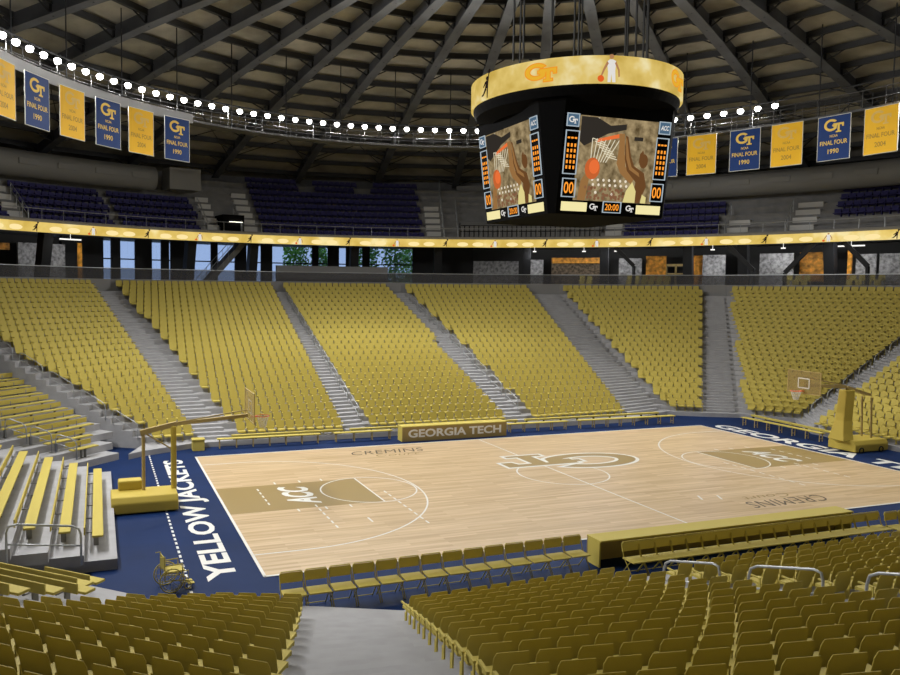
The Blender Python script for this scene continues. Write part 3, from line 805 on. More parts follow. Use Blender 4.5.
# ring duct
def ductseg(a0, a1, lab):
    t = MB(); t.tube([pol(39.5, a0+(a1-a0)*i/24, 16.35) for i in range(25)], .95, 16); d = mk('air_duct', t, M['duct'], None, True); tag(d, lab, 'air duct')
    n_ = int(abs(a1-a0)/4)
    for i in range(n_):
        b = MB(); a = a0+2+(a1-a0-4)*i/max(1, n_-1); b.box(pol(38.6, a, 16.4), (.25, 1.5, .4), R(a)); mk('grille', b, M['duct'], d)
ductseg(107.5, 150, 'thick round grey air duct above left upper deck'); ductseg(2, 49, 'thick round grey air duct above right upper deck')
ub = MB(); ub.box(pol(39.3, 104.2, 16.4), (1.8, 2.6, 1.7), R(104.2)); tag(mk('air_handler', ub, M['duct']), 'pale boxy air unit at the end of the left duct', 'air unit')

# ------------------------------------------------------------------ outer wall, glazing, concourse
ow = MB()
ringseg(ow, 46.5, 47, 0, 22, -185, 60, 60); ringseg(ow, 46.5, 47, 0, 7.3, 60, 175, 40); ringseg(ow, 46.5, 47, 11.7, 22, 60, 175, 40); ringseg(ow, 46.5, 47, 7.2, 11.8, 116, 175, 10); ringseg(ow, 46.5, 47, 7.2, 11.8, 60, 71.5, 6)
tag(mk('wall_outer', ow, M['concd']), kind='structure')
# glazing: window modules with dark columns between, radius 43
GR = 43.0
def win(i, a0, a1):
    t = MB(); ringseg(t, GR, GR+.04, 7.4, 11.68, a0, a1, 2); w = mk('window_%d' % i, t, M['pane']); w['kind'] = 'structure'
    fr = MB(); ringseg(fr, GR-.08, GR+.08, 9.95, 10.05, a0, a1, 2); ringseg(fr, GR-.08, GR+.08, 7.4, 7.5, a0, a1, 2)
    for a in (a0, a1): fr.beam(pol(GR, a, 7.4), pol(GR, a, 11.68), .1)
    mk('window_frame', fr, M['dark'], w)
wa = [(110.5, 111.5), (107.8, 109.6), (104.8, 106.0), (103.7, 104.0), (98.9, 101.8), (96.0, 98.2), (92.8, 94.7), (86.4, 91.5), (84.4, 85.7), (82.1, 83.1), (80.0, 80.8), (73.6, 79.2)]
for i, (a0, a1) in enumerate(wa): win(i+1, a0, a1)
prev = 111.2
gaps = []
for i in range(len(wa)-1): gaps.append((wa[i+1][1], wa[i][0]))
gw = MB()
for a0, a1 in gaps: ringseg(gw, GR-.1, GR+.3, 7.35, 11.68, a0, a1, 2)
ringseg(gw, GR-.1, GR+.3, 7.35, 11.68, wa[0][1], 116, 3); ringseg(gw, GR-.1, GR+.3, 7.35, 11.68, 66, wa[-1][0], 3)
tag(mk('wall_glazed', gw, M['dark']), kind='structure')
# slanted dark buttress columns in the concourse
def column(deg, z0=7.35, z1=11.5, w=.7, lean=.8, lab='', rad=38.5):
    b = MB(); p0 = Vector(pol(rad+lean, deg, z0)); p1 = Vector(pol(rad-lean*.2, deg, z1)); b.beam(p0, p1, w, w*1.3); b.box((p0.x, p0.y, z0+.1), (w*1.6, w*1.6, .2), R(deg))
    tag(mk('concourse_column', b, M['dark']), lab, 'column', 'dark concourse columns')
for d_, x in ((103.6, 'left of the concourse staircase'), (95.6, 'right of concourse staircase'), (82.2, 'before the green trees'), (71.0, 'right of the green trees'), (59.3, 'below scoreboard left edge'), (49.5, 'below scoreboard right edge'), (39.5, 'left of orange panel'), (33.3, 'above the wide right aisle'), (24.3, 'at right side'), (15.5, 'at far right'), (120.8, 'at far left')):
    column(d_, lab='dark slanted steel column under the deck, '+x)
# concourse stairs rising to the deck
sb = MB()
P0 = Vector(pol(39.6, 102.0, 7.4)); P1 = Vector(pol(39.6, 96.6, 11.5))
st = empty('concourse_staircase', P0, label='dark sloping staircase rising past the blue windows', cat='staircase')
d_ = P1-P0
b = MB(); b.beam((0, 0, 0), d_, 1.4, .45); mk('stringer', b, M['concd'], st)
b = MB()
for sd in (-.7, .7):
    off = Vector((O.x-P0.x, O.y-P0.y, 0)).normalized()*sd
    b.tube([off+Vector((0, 0, 1.0)), d_+off+Vector((0, 0, 1.0))], .03, 6)
    for i in range(9): b.tube([d_*i/8+off, d_*i/8+off+Vector((0, 0, 1))], .018, 5)
mk('railing', b, M['steel'], st)
# concourse inner partition walls and orange panels
M['stone'] = mat('mottled_stone', (.32, .32, .33), .8, noise=.6, nscale=4)
M['amber'] = mat('amber_panel', (.62, .27, .03), .6, noise=.6, nscale=3)
M['brown'] = mat('brown_mottle', (.12, .09, .06), .8, noise=.8, nscale=5)
def panel(a0, a1, z0, z1, rad, m_, name, lab, cat, th=.2):
    b = MB(); ringseg(b, rad, rad+th, z0, z1, a0, a1, 3); tag(mk(name, b, m_), lab, cat)
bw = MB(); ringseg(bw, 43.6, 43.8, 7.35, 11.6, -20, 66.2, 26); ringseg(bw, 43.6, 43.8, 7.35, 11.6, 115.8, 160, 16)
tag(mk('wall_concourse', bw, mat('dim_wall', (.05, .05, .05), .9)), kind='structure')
for i, (a0, a1, z0, z1, rad, mm, lb_) in enumerate([
    (60.3, 66.0, 7.4, 10.4, 42, 'stone', 'grey streaked stone wall left of scoreboard foot'), (57.2, 58.8, 7.4, 10.5, 41, 'stone', 'narrow grey stone pier below the scoreboard'),
    (45.3, 48.0, 7.4, 10.6, 41, 'stone', 'grey stone pier right of the club wall'), (35.8, 38.3, 7.4, 10.8, 40.5, 'stone', 'slanted pale stone pier above the right aisle'), (28.5, 32.0, 7.4, 10.8, 40, 'stone', 'pale stone pier right of the wide aisle'),
    (20.5, 22.4, 7.4, 10.6, 40, 'stone', 'pale stone pier at right side'), (18.2, 20.2, 7.4, 10.6, 40, 'stone', 'streaked stone pier at far right'), (116.5, 121.5, 7.4, 10.9, 41.5, 'stone', 'mottled grey stone wall at far left')]):
    panel(a0, a1, z0, z1, rad, M[mm], 'stone_pier', lb_, 'stone wall')
for i, (a0, a1, z0, z1, rad, lb_) in enumerate([(49.6, 56.2, 10.2, 10.7, 41.5, 'amber strip panel above club seats below scoreboard'), (42.6, 44.9, 8.6, 10.8, 41.5, 'amber panel left of the club doorway'), (38.4, 40.4, 8.0, 10.8, 41.5, 'amber panel right of the club doorway'),
      (26.0, 28.4, 8.6, 10.9, 41.5, 'amber panel over the right club seats'), (122.5, 126.5, 10.3, 10.8, 41.3, 'amber strip panel at far left'), (125.6, 126.5, 7.6, 10.3, 41.3, 'amber side post at far left'), (115.6, 116.0, 7.6, 11.0, 40, 'thin amber post left of first window'), (22.6, 23.0, 8.0, 11.0, 39.5, 'thin amber post at right side')]):
    panel(a0, a1, z0, z1, rad, M['amber'], 'amber_panel', lb_, 'panel')
panel(49.6, 56.2, 7.5, 10.2, 41.8, M['brown'], 'club_wall', 'brown speckled club wall beneath the amber strip', 'wall panel')
# orange framed doorway
dw = MB()
ringseg(dw, 41.6, 41.7, 9.9, 10.1, 40.4, 42.6, 2); ringseg(dw, 41.6, 41.7, 9.2, 9.3, 40.4, 42.6, 2)
for a in (40.4, 41.5, 42.6): dw.beam(pol(41.6, a, 7.4), pol(41.6, a, 10.1), .12)
tag(mk('club_doorway', dw, M['wheelgold']), 'tan framed club doorway between two amber panels', 'doorway')
for i, (deg, ln_, rd) in enumerate([(118.3, 1.6, 38.0), (21.8, 1.7, 37.5), (58.3, .3, 38), (52.0, .3, 38), (48.0, .3, 38), (36.6, .3, 38), (28.9, .3, 38)]):
    b = MB(); dr = Vector((-math.sin(R(deg)), math.cos(R(deg)), 0)); p = Vector(pol(rd, deg, 11.1)); b.beam(p-dr*ln_/2, p+dr*ln_/2, .14, .09)
    b.tube([p, p+Vector((0, 0, .45))], .02, 5)
    _o = tag(mk('concourse_light', b, M.setdefault('tube', emis('fluorescent', (1, .98, .92), 1.2))), 'small white concourse light, %s' % ['over left stone wall', 'long tube at far right', 'left of amber strip', 'right of amber strip', 'over pier right of scoreboard', 'above right wide aisle', 'by right amber panel'][i], 'light')
    l_ = bpy.data.lights.new('tube_beam', 'POINT'); l_.energy = 150; l_.shadow_soft_size = .3; lo = bpy.data.objects.new('tube_beam', l_); COL.objects.link(lo); lo.parent = _o; lo.location = (p.x, p.y, 10.8)
# club seats in the concourse (small, dark yellow)
cs = []
for (a0, a1) in ((49.5, 52.5), (38.3, 46.5), (19.5, 29.0), (8, 17.5)):
    for k in range(2):
        a = a0
        while a < a1:
            if min(abs(a-c_) for c_ in (49.5, 39.5, 33.3, 24.3, 15.5)) > 1.5: cs.append((a, k))
            a += .9
cm = lowseat.mesh('club_seat', M['yel'])
cnt = {}
for i, (a, k) in enumerate(cs):
    o = add('club_chair', cm, None, pol(38.2+.8*k, a, ztop+.55+.35*k), (0, 0, R(a+90)))
    blk = 'left of orange panels' if a > 48 else 'in middle group' if a > 30 else 'over right aisle' if a > 18.5 else 'at far right'
    cnt[(blk, k)] = cnt.get((blk, k), -1)+1
    tag(o, 'dim yellow club seat %s, %s row, %s from right' % (blk, ('front', 'back')[k], od(cnt[(blk, k)])), 'club seat', 'club seats on the concourse')
cpl = MB()
for (a0, a1) in ((49.2, 52.7), (38.0, 46.8), (19.2, 29.3), (7.7, 17.8)):
    ringseg(cpl, 37.6, 38.6, ztop, ztop+.55, a0, a1, 4); ringseg(cpl, 38.6, 39.6, ztop, ztop+.9, a0, a1, 4)
tag(mk('club_platform', cpl, M['concd']), kind='structure')
# grey solid parapet block in front of the windows
gp = MB(); ringseg(gp, 34.6, 34.9, ztop, ztop+2.15, 78.6, 94.2, 8); tag(mk('parapet', gp, M['deck']), kind='structure')
for i, (a0, r0_, z0_, a1, r1_, z1_) in enumerate(((34.6, 36.9, 11.4, 31.6, 36.9, 9.4), (25.2, 36.9, 11.4, 28.2, 36.9, 9.2), (14.5, 36.9, 11.4, 12.0, 36.9, 9.6), (22.3, 36.9, 11.4, 19.8, 36.9, 9.6), (48.0, 36.9, 11.4, 45.6, 36.9, 9.8))):
    b = MB(); b.beam(pol(r0_, a0, z0_), pol(r1_, a1, z1_), .28, .3); b.beam(pol(r1_, a1, z1_), pol(r1_, a1, 7.35), .2, .2)
    tag(mk('diagonal_brace', b, M['dark']), 'dark diagonal brace under the deck, %s from the right aisle' % od(i), 'brace', 'diagonal braces under the deck')
# trees outside
M['leaf'] = mat('leaves', (.20, .50, .06), .7, noise=.5, nscale=2); M['bark'] = mat('pale_bark', (.35, .33, .3), .8)
gd = MB(); ringseg(gd, 47, 75, 3.6, 3.8, 60, 130, 20); tag(mk('ground', gd, mat('outside_ground', (.25, .28, .22), .9)), kind='structure')
def tree(deg, rad, h, lab, dense=1500):
    base = pol(rad, deg, 3.8); t = empty('tree', base, label=lab, cat='tree', group='trees outside the windows')
    b = MB(); b.tube([(0, 0, 0), (.1, .05, h*.5), (0, 0, h)], [.13, .09, .03], 7)
    for i in range(7):
        a = random.random()*6.28; z = h*(.3+.08*i); b.tube([(0, 0, z), (1.1*math.cos(a), 1.1*math.sin(a), z+.8)], [.05, .015], 5)
    mk('trunk', b, M['bark'], t)
    b = MB()
    for i in range(dense):
        a = random.random()*6.28; rr = 1.35*math.sqrt(random.random()); z = h*(.22+.85*random.random()); q = .16+.1*random.random()
        c = Vector((rr*math.cos(a), rr*math.sin(a), z)); n1 = Vector((random.uniform(-1, 1), random.uniform(-1, 1), random.uniform(-1, 1))).normalized(); n2 = n1.orthogonal().normalized()
        b.poly([c-n1*q, c+n2*q*.6, c+n1*q, c-n2*q*.6])
    mk('foliage', b, M['leaf'], t)
for d_, rd, h, l_ in ((75.0, 49.5, 8.5, 'leafy green tree behind the widest window, right one'), (78.2, 50.5, 8.8, 'leafy green tree behind the widest window, left one'), (83.2, 52, 8, 'green tree partly behind dark window columns'), (86.3, 52, 8, 'green tree behind the window right of staircase'), (110.8, 50, 8, 'green tree seen through the narrow left window'), (72.3, 52.5, 8, 'green tree at right edge of windows')):
    tree(d_, rd, h, l_)

# ------------------------------------------------------------------ roof
DC = Vector((-.73, 0, 0)); RB, ZB, HH = 45.0, 18.5, 24.82
hh = HH-ZB; RS = (RB*RB+hh*hh)/(2*hh)
def dz(rr): return HH-RS+math.sqrt(RS*RS-rr*rr)
def dp(rr, deg, off=0): return (DC.x+rr*math.cos(R(deg)), DC.y+rr*math.sin(R(deg)), dz(rr)-off)
cb = MB()
for i in range(72):
    a0, a1 = i*5, i*5+5
    prevr = .01
    for rr in [4+2.6*k for k in range(17)]+[48.5]:
        cb.poly([dp(prevr, a0), dp(rr, a0), dp(rr, a1), dp(prevr, a1)]); prevr = rr
ceil = mk('ceiling', cb, M['roof']); tag(ceil, kind='structure')
# purlin rings
RIB0 = 109.76
for k in range(16):
    rr = 5+2.6*k
    b = MB()
    for i in range(36):
        a0, a1 = RIB0+10*i, RIB0+10*i+10
        p, q = Vector(dp(rr, a0, .3)), Vector(dp(rr, a1, .3)); b.beam(p, q, .1, .34)
        p, q = Vector(dp(rr, a0, .48)), Vector(dp(rr, a1, .48)); b.beam(p, q, .24, .05)
    mk('purlin_ring', b, M['purl'], ceil)
g = 0
for i in range(-7, 13):
    a = RIB0-10*i
    t = empty('roof_girder', dp(44.5, a, 1.2), label='dark steel roof girder, %s of the radial ribs counted from the left' % od(i+7), cat='roof girder', group='radial roof girders')
    base = Vector(dp(44.5, a, 1.2))
    pts = [44.5-2.6*j for j in range(17)]
    b = MB()
    for r0, r1 in zip(pts, pts[1:]):
        p, q = Vector(dp(r0, a, .6))-base, Vector(dp(r1, a, .6))-base; b.beam(p, q, .26, .8)
        p, q = Vector(dp(r0, a, 1.02))-base, Vector(dp(r1, a, 1.02))-base; b.beam(p, q, .62, .08)
    mk('girder_beam', b, M['rib'], t)
    for k in range(2, 16):
        rr = 5+2.6*k; b = MB()
        for s_ in (-1, 1):
            w = min(3.2, 1.7/max(rr, 4)*57.3)
            p = Vector(dp(rr, a, 1.05))-base; q = Vector(dp(rr, a+s_*w, .4))-base; b.beam(p, q, .07)
        b.box(tuple(Vector(dp(rr, a, .7))-base), (.08, .5, .7), R(a))
        mk('knee_brace', b, M['dark'], t)
# cross rods in some bays
for n_, (a, r0) in enumerate([(RIB0-10*i-5, 40) for i in range(-5, 11)]):
    t = MB()
    t.beam(dp(r0, a-4.6, .9), dp(r0-7.8, a+4.6, .9), .05); t.beam(dp(r0, a+4.6, .9), dp(r0-7.8, a-4.6, .9), .05)
    tag(mk('cross_brace', t, M['dark']), 'thin crossed roof rods in %s bay from the left' % od(n_), 'roof bracing', 'crossed rods between roof girders')

# ------------------------------------------------------------------ catwalk, banners, lamps
CR, CZ = 22.4, 17.38
cw = empty('catwalk', (O.x, O.y, 0), label='grey ring catwalk hanging under the roof with lamps and banners', cat='catwalk')
def cpol(rad, deg, z): p = pol(rad, deg, z); return (p[0]-O.x, p[1]-O.y, p[2])
b = MB(); n_ = 90
for i in range(n_):
    a0, a1 = -40+260*i/n_, -40+260*(i+1)/n_
    b.prism([cpol(CR-.0, a0, 0)[:2], cpol(CR+1.0, a0, 0)[:2], cpol(CR+1.0, a1, 0)[:2], cpol(CR, a1, 0)[:2]], CZ, CZ+.12)
M['cat'] = mat('catwalk_steel', (.07, .07, .072), .8); M['fascia'] = mat('fascia_grey', (.22, .22, .23), .6)
mk('walkway', b, M['cat'], cw)
b = MB()
for i in range(n_):
    a0, a1 = 119+46*i/n_, 119+46*(i+1)/n_
    b.prism([cpol(CR-.06, a0, 0)[:2], cpol(CR, a0, 0)[:2], cpol(CR, a1, 0)[:2], cpol(CR-.06, a1, 0)[:2]], CZ-.12, CZ+.42)
mk('fascia', b, M['fascia'], cw)
b = MB()
for rr in (CR+.05, CR+.95):
    for z in (.55, 1.05): b.tube([cpol(rr, -40+260*i/n_, CZ+z) for i in range(n_+1)], .025, 5)
    for i in range(84): b.tube([cpol(rr, -40+3.05*i, CZ), cpol(rr, -40+3.05*i, CZ+1.1)], .02, 5)
mk('railing', b, M['cat'], cw)
for i in range(18):
    b = MB(); a = -4+9.6*i; p = Vector(cpol(CR+.5, a, CZ+.1)); zt = dz(CR)-.6; b.tube([p, (p.x, p.y, zt)], .035, 5)
    mk('hanger', b, M['dark'], cw)
b = MB(); b.tube([cpol(CR+.1, -34+246*i/60, 18.8) for i in range(61)], .05, 6); mk('lamp_rail', b, M['dark'], cw)

lamp_e = emis('lamp_glow', (1, .98, .93), 14)
lampbody = mat('lamp_housing', (.08, .08, .08), .5)
lt = bpy.data.lights.new('lamp_beam', 'SPOT'); lt.energy = LAMP_W; lt.spot_size = R(165); lt.spot_blend = .6; lt.shadow_soft_size = .25; lt.color = (1, .985, .94)
hb = MB(); hb.lathe([(.05, .22), (.09, .20), (.12, .1), (.13, 0)], seg=12); hbm = hb.mesh('housing', lampbody, True)
gb = MB(); gb.lathe([(.02, -.17), (.09, -.16), (.155, -.10), (.175, -.02), (.175, .05), (.12, .09), (.02, .09)], seg=14); gbm = gb.mesh('lens', lamp_e, True)
NL = 54; NLL = NL+25  # extra lamps past both frame edges, added to brighten near aisle and bleachers
for i in range(NLL):
    a = 152.65-(152.65-20.9)*i/(NL-1) if i < NL else (152.65+2.47*(i-NL+1) if i < NL+17 else 3.0-2.47*(i-NL-17))
    p = pol(22.5, a, 18.55)
    t = empty('arena_lamp', p, R(a), label=('round white glowing arena lamp on catwalk, %s from the left' % od(i) if i < 30 else 'round white glowing arena lamp on catwalk, %s from the right' % od(NL-1-i)) if i < NL else 'added fill lamp out of frame on the catwalk side, %s along it' % od(i-NL), cat='lamp', group='lamps along the catwalk')
    add('housing', hbm, t); add('lens', gbm, t)
    if i % 2 == 0 or i >= NL:
        L = bpy.data.objects.new('lamp_beam', lt); COL.objects.link(L); L.parent = t; L.location = (0, 0, -.26)
        d = Vector((math.cos(R(a)), math.sin(R(a)), 0)); tgt = Vector((p[0]*.3-3, p[1]*.3-3, 0))-Vector(p)
        loc_t = tgt.copy(); loc_t.rotate(Euler((0, 0, -R(a)))); L.rotation_euler = loc_t.to_track_quat('-Z', 'Y').to_euler()

bnavy = mat('navy_banner_cloth', (.008, .035, .16), .8); bgold = mat('gold_banner_cloth', (.80, .46, .02), .8); trim = mat('banner_trim', (.55, .55, .5), .8)
tgold = mat('gold_print', (.78, .55, .12), .8); tdark = mat('ochre_print', (.40, .24, .04), .8); tfaint = mat('pale_print', (.70, .46, .12), .8)
bn = {}
for kind in (0, 1):
    c_ = bnavy if kind else bgold; p_ = tgold if kind else tdark
    b = MB(); b.box((0, 0, -1.2), (1.72, .03, 2.4)); cl = b.mesh('banner_cloth', c_)
    b = MB()
    for x in (-.86, .86): b.box((x, 0, -1.2), (.03, .04, 2.42))
    for z in (-2.4, -.01): b.box((0, 0, z), (1.75, .04, .03))
    ed = b.mesh('trim_edge', trim)
    bn[kind] = (cl, ed, text_mesh('FINAL FOUR', 1.45, .24, p_, .015), text_mesh('NCAA', .42, .14, p_, .015), text_mesh('1990' if kind else '2004', .58, .26, p_, .015))
BN = [(155.88, 151.71), (149.8, 145.28), (143.48, 138.74), (136.78, 132.44), (131.01, 126.31), (124.34, 120.0), (39.4, 35.0), (33.52, 29.01), (27.16, 22.35), (21.01, 16.36), (14.58, 9.64), (8.15, 3.46)]
pn = ['at the left photo edge', 'next to the left edge one', 'third from left', 'fourth from left', 'fifth from left', 'at right end of left row', 'half hidden behind scoreboard', 'first right of scoreboard', 'second right of scoreboard', 'third right of scoreboard', 'fourth right of scoreboard', 'cut by the right photo edge']
for i, (a0, a1) in enumerate(BN):
    kind = (i % 2) if i < 6 else (1-i % 2)
    a = (a0+a1)/2; p = pol(22.2, a, 17.36)
    t = empty('banner', p, R(a-90), label='%s FINAL FOUR %s banner, %s' % (('navy', '1990') if kind else ('gold', '2004'), ) [0:1][0] if False else '%s FINAL FOUR %s banner hanging %s' % ('navy' if kind else 'gold', '1990' if kind else '2004', pn[i]), cat='banner', group='championship banners')
    cl, ed, t1, t2, t3 = bn[kind]
    c = add('cloth', cl, t); add('trim_edge', ed, c)
    rt_ = (R(90), 0, 0)
    monogram(1.05, .72, tgold if kind else tfaint, M['white'] if False else None, c, (0, -.022, -.55), Euler(rt_), .03)
    add('lettering', t2, c, (0, -.02, -1.10), rt_); add('lettering', t1, c, (0, -.02, -1.45), rt_); add('lettering', t3, c, (0, -.02, -1.92), rt_)

# ------------------------------------------------------------------ scoreboard
sbx = empty('scoreboard', (.1, 0, 10.58), label='black four sided video scoreboard hanging over centre court with yellow band', cat='scoreboard')
def octo(a, w, z): return [(-w, -a, z), (w, -a, z), (a, -w, z), (a, w, z), (w, a, z), (-w, a, z), (-a, w, z), (-a, -w, z)]
b = MB()
lv = [octo(2.62, 2.42, 0), octo(3.12, 2.4, 4.05), octo(3.2, 2.45, 4.1)]
for L_ in lv: b.v += L_
for i in range(2):
    for j in range(8):
        k = (j+1) % 8; b.f.append((8*i+j, 8*i+k, 8*i+8+k, 8*i+8+j)); b.mi.append(0)
b.f.append(tuple(range(8))[::-1]); b.mi.append(0)
m0 = len(b.v); NS_ = 48
body = mk('body', b, M['black'], sbx)
b = MB()
b.lathe([(3.3, 3.95), (3.95, 4.2), (4.08, 4.45), (4.08, 4.8), (0.1, 4.8)], seg=64); mk('drum', b, M['black'], sbx)
b = MB(); b.lathe([(4.05, 4.55), (4.18, 4.55), (4.18, 5.52), (4.05, 5.54), (.1, 5.54)], seg=72); band = mk('band_display', b, M['band'], sbx)
def onband(me, deg, z, sx, sy, name, rr=4.21):
    o = add(name, me, band, (rr*math.cos(R(deg)), rr*math.sin(R(deg)), z), (R(90), 0, R(deg+90))); o.scale = (sx, sy, sy); return o
# band graphics: camera direction is about -123 degrees
onband(FD, -106, 4.57, 1.0, 1.0, 'figure_graphic'); onband(FJ, -175, 4.57, 1.0, 1.0, 'figure_graphic')
onband(FD, -16, 4.57, 1, 1, 'figure_graphic')
for deg in (-140, -60, 40, 130):
    me = shape_mesh([scale_loop(g_loop(), 1.1, .9)], .05, E_or if False else emis('mono_edge', (.85, .3, .02), 1), 'e'); 
    onband(me, deg, 5.05, .72, .72, 'letter_outline', 4.195); onband(shape_mesh([scale_loop(t_loop(), 1.1, .9)], .05, bpy.data.materials['mono_edge'], 'e'), deg, 5.05, .72, .72, 'letter_outline', 4.198)
    onband(shape_mesh([scale_loop(g_loop(), 1.1, .9)], 0, E_gold, 'e'), deg, 5.05, .72, .72, 'letter_g', 4.202); onband(shape_mesh([scale_loop(t_loop(), 1.1, .9)], 0, E_gold, 'e'), deg, 5.05, .72, .72, 'letter_t', 4.206)
# faces
scr_bg = bpy.data.materials.new('video_picture'); scr_bg.use_nodes = True
nt = scr_bg.node_tree; bs = nt.nodes['Principled BSDF']; bs.inputs['Base Color'].default_value = (0, 0, 0, 1); bs.inputs['Specular IOR Level'].default_value = 0
tc = nt.nodes.new('ShaderNodeTexCoord'); nz = nt.nodes.new('ShaderNodeTexNoise'); nz.inputs['Scale'].default_value = 3; nz.inputs['Detail'].default_value = 6
cr = nt.nodes.new('ShaderNodeValToRGB'); e = cr.color_ramp.elements; e[0].position = .3; e[0].color = (.09, .06, .025, 1); e[1].position = .72; e[1].color = (.45, .34, .18, 1)
nt.links.new(tc.outputs['Object'], nz.inputs['Vector']); nt.links.new(nz.outputs[0], cr.inputs[0]); nt.links.new(cr.outputs[0], bs.inputs['Emission Color']); bs.inputs['Emission Strength'].default_value = 1.0
E_arm = emis('pic_arm', (.30, .15, .05), 1); E_arm2 = emis('pic_arm_dark', (.14, .06, .02), 1); E_ball = emis('pic_ball', (.55, .12, .03), 1); E_net = emis('pic_net', (.75, .68, .5), 1); E_jer = emis('pic_jersey', (.72, .62, .25), 1)
E_dk = emis('pic_dark', (.03, .025, .02), 1); E_lt = emis('pic_lights', (.8, .7, .55), 1); E_crowd = emis('pic_crowd', (.22, .10, .05), 1); E_rim = emis('pic_rim', (.8, .16, .04), 1)
E_blue = emis('tile_blue', (.07, .13, .2), 1); E_cream = emis('cream_tile', (.95, .84, .42), .95); E_frame = emis('frame_line', (.38, .45, .5), 1); E_dig = emis('digit', (1, .32, .03), 1.2)
def picture():
    b = MB(); ms = [E_arm, E_arm2, E_ball, E_net, E_jer, E_dk, E_lt, E_crowd, E_rim]
    flat([(-1.7, 1.1), (-1.7, 1.5), (-1.0, 1.5), (-.4, 1.25), (.3, 1.35), (.3, 1.15), (-.5, .95), (-1.5, .45), (-1.7, .6)], 5, b, .004)
    flat([(-1.65, 1.5), (-.9, 1.5), (-1.2, 1.15), (-1.65, 1.0)], 3, b, .003)
    flat([(.7, .78), (1.1, .78), (1.1, .92), (.7, .92)], 5, b, .004)
    for i in range(16): disc(b, -1.0+(i % 8)*.25+.05*(i//8), -.75-.18*(i//8), .055, 6, .004, 8)
    for i in range(60): disc(b, -1.3+random.random()*2.6, -1.45+random.random()*.42, .06, (7, 1, 6, 8)[i % 4] if i % 9 == 0 else 7, .005, 7)
    for i in range(7):
        x = -1.0+.22*i; b.beam((x*.9-.25, .75, .006), (x*.5-.65, -.1, .006), .035, .002, (0, 0, 1), 3)
        b.beam((x*.5-.65, .75-.13*i*.8, .006), (x*.5-.1, .62-.1*i, .006), .03, .002, (0, 0, 1), 3)
    flat([(-.95, .62), (-.9, .74), (.1, 1.0), (.15, .86)], 8, b, .007)
    flat([(.0, .98), (.25, 1.0), (.32, .3), (.42, -.2), (.9, -.55), (.75, -.85), (.2, -.45), (.0, -.1), (.05, .5)], 0, b, .008)
    flat([(.3, .95), (.42, .9), (.62, .2), (.8, -.15), (1.3, -.4), (1.45, -.9), (1.2, -1.6), (.85, -1.6), (.95, -.75), (.5, -.35), (.35, .1)], 1, b, .009)
    flat([(.3, .9), (.38, .8), (.55, .15), (.7, -.2), (1.05, -.4), (1.1, -.55), (.6, -.3), (.42, .1)], 0, b, .010)
    disc(b, 1.22, .05, .2, 1, .011, 14, .27); flat([(1.0, -.05), (1.02, .3), (1.15, .45), (1.2, .35)], 1, b, .012)
    flat([(.45, -1.6), (.55, -1.1), (.8, -.75), (1.0, -1.1), (1.0, -1.6)], 4, b, .013)
    flat([(1.25, -1.6), (1.3, -1.2), (1.5, -1.3), (1.5, -1.6)], 4, b, .013)
    disc(b, -1.05, -.35, .33, 2, .014, 20, .4); disc(b, -.98, -.28, .22, 8, .0145, 16, .26)
    flat([(-1.6, -1.6), (-1.5, -.8), (-1.3, -.5), (-1.15, -.75), (-1.25, -1.6)], 0, b, .005)
    me = b.mesh('picture', ms)
    for v in me.vertices: v.co.x = max(-1.72, min(1.72, v.co.x)); v.co.y = max(-1.53, min(1.53, v.co.y))
    return me
PIC = picture()
digm = text_mesh('00', .42, .42, E_dig, .01); clk = text_mesh('20:00', .62, .24, E_dig, .01); acc = text_mesh('ACC', .38, .18, E_white, .03, .2)
def rect(w, h, mt, name='panel'):
    b = MB(); b.box((0, 0, 0), (w, h, .02)); return b.mesh(name, mt)
def framed(w, h):
    b = MB(); t_ = .035
    for x in (-w/2, w/2): b.box((x, 0, 0), (t_, h, .03))
    for y in (-h/2, h/2): b.box((0, y, 0), (w+t_, t_, .03))
    return b.mesh('frame_line', E_frame)
gt_g = shape_mesh([scale_loop(g_loop(), .25, .25)], 0, E_gold if False else E_white, 'g'); gt_t = shape_mesh([scale_loop(t_loop(), .25, .25)], 0, E_white, 't')
dots = MB()
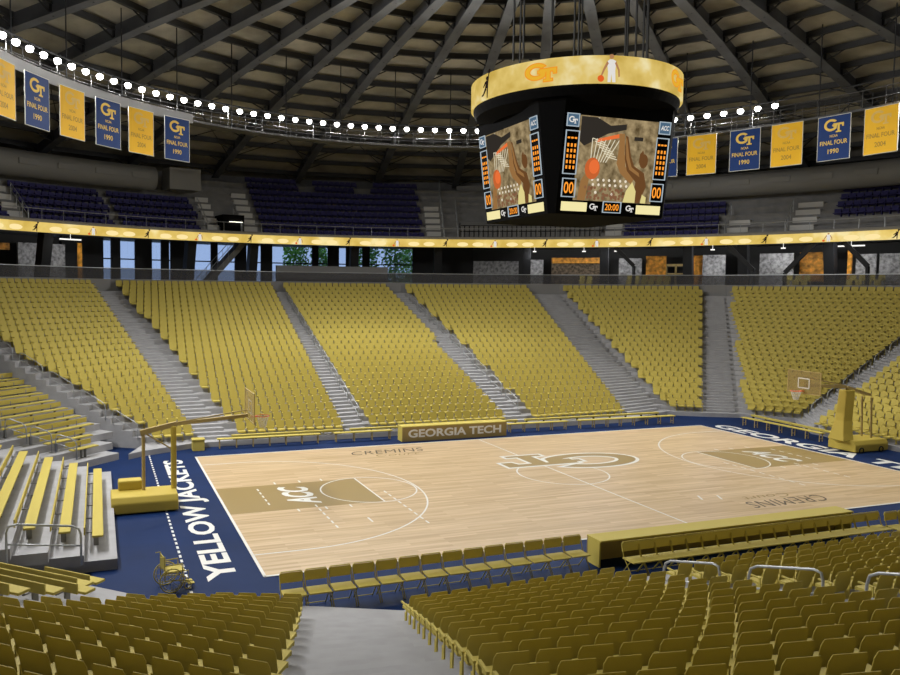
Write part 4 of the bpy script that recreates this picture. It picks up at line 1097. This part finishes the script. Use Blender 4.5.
for rr_ in range(6):
    for cc in range(3): dots.box((-.15+.15*cc, .52-.2*rr_-(.06 if rr_ else 0), 0), (.07 if rr_ else .1, .12 if rr_ else .06, .01))
dotm = dots.mesh('player_stats', E_dig)
for fi in range(4):
    ang = fi*90-90   # face normal direction
    tilt = math.atan2(3.12-2.62, 4.05)
    F = empty('video_face', (0, 0, 0)); F.parent = sbx
    mid = (2.62+3.12)/2+.03
    F.location = (mid*math.cos(R(ang)), mid*math.sin(R(ang)), 2.025)
    F.rotation_euler = (R(90)+tilt, 0, R(ang+90))
    def fa(nm, me, x, y, z=.012): return add(nm, me, F, (x, y, z))
    fa('video_screen', rect(3.5, 3.08, scr_bg), 0, 0.02); fa('screen_picture', PIC, 0, .02, .024)
    for sx in (-1, 1):
        X = sx*2.05
        fa('logo_tile', rect(.48, .42, E_blue), X, 1.36); fa('frame_line', framed(.5, .44), X, 1.36, .02)
        if sx < 0: fa('letter_g', gt_g, X, 1.36, .03); fa('letter_t', gt_t, X, 1.36, .032)
        else: fa('tile_lettering', acc, X, 1.36, .03)
        fa('frame_line', framed(.56, 1.55), X*.985, .2, .02); fa('player_stats', dotm, X*.985, .2, .02)
        fa('frame_line', framed(.56, .66), X*.97, -1.08, .02); fa('score_digits', digm, X*.97, -1.08, .02)
        fa('cream_tile', rect(1.12, .34, E_cream), sx*1.68, -1.76)
        fa('letter_g', gt_g, sx*.82, -1.74, .02); fa('letter_t', gt_t, sx*.82, -1.74, .022)
    fa('frame_line', framed(.8, .4), 0, -1.72, .02); fa('game_clock', clk, 0, -1.72, .02)
b = MB()
for x, y in ((-3.4, -1), (-3.2, -1.4), (-2.6, -2.4), (-.9, -1.6), (-.3, -.4), (.5, -2.6), (.9, -2.2), (1.6, -1.8), (2.0, -2.0), (2.6, -1.2), (2.9, -.6), (-1.5, 1.8), (1.8, 2.2)):
    b.tube([(x, y, 5.9), (x, y, 24.3-10.6-.5)], .045, 5)
mk('hanging_cable', b, M['dark'], sbx)
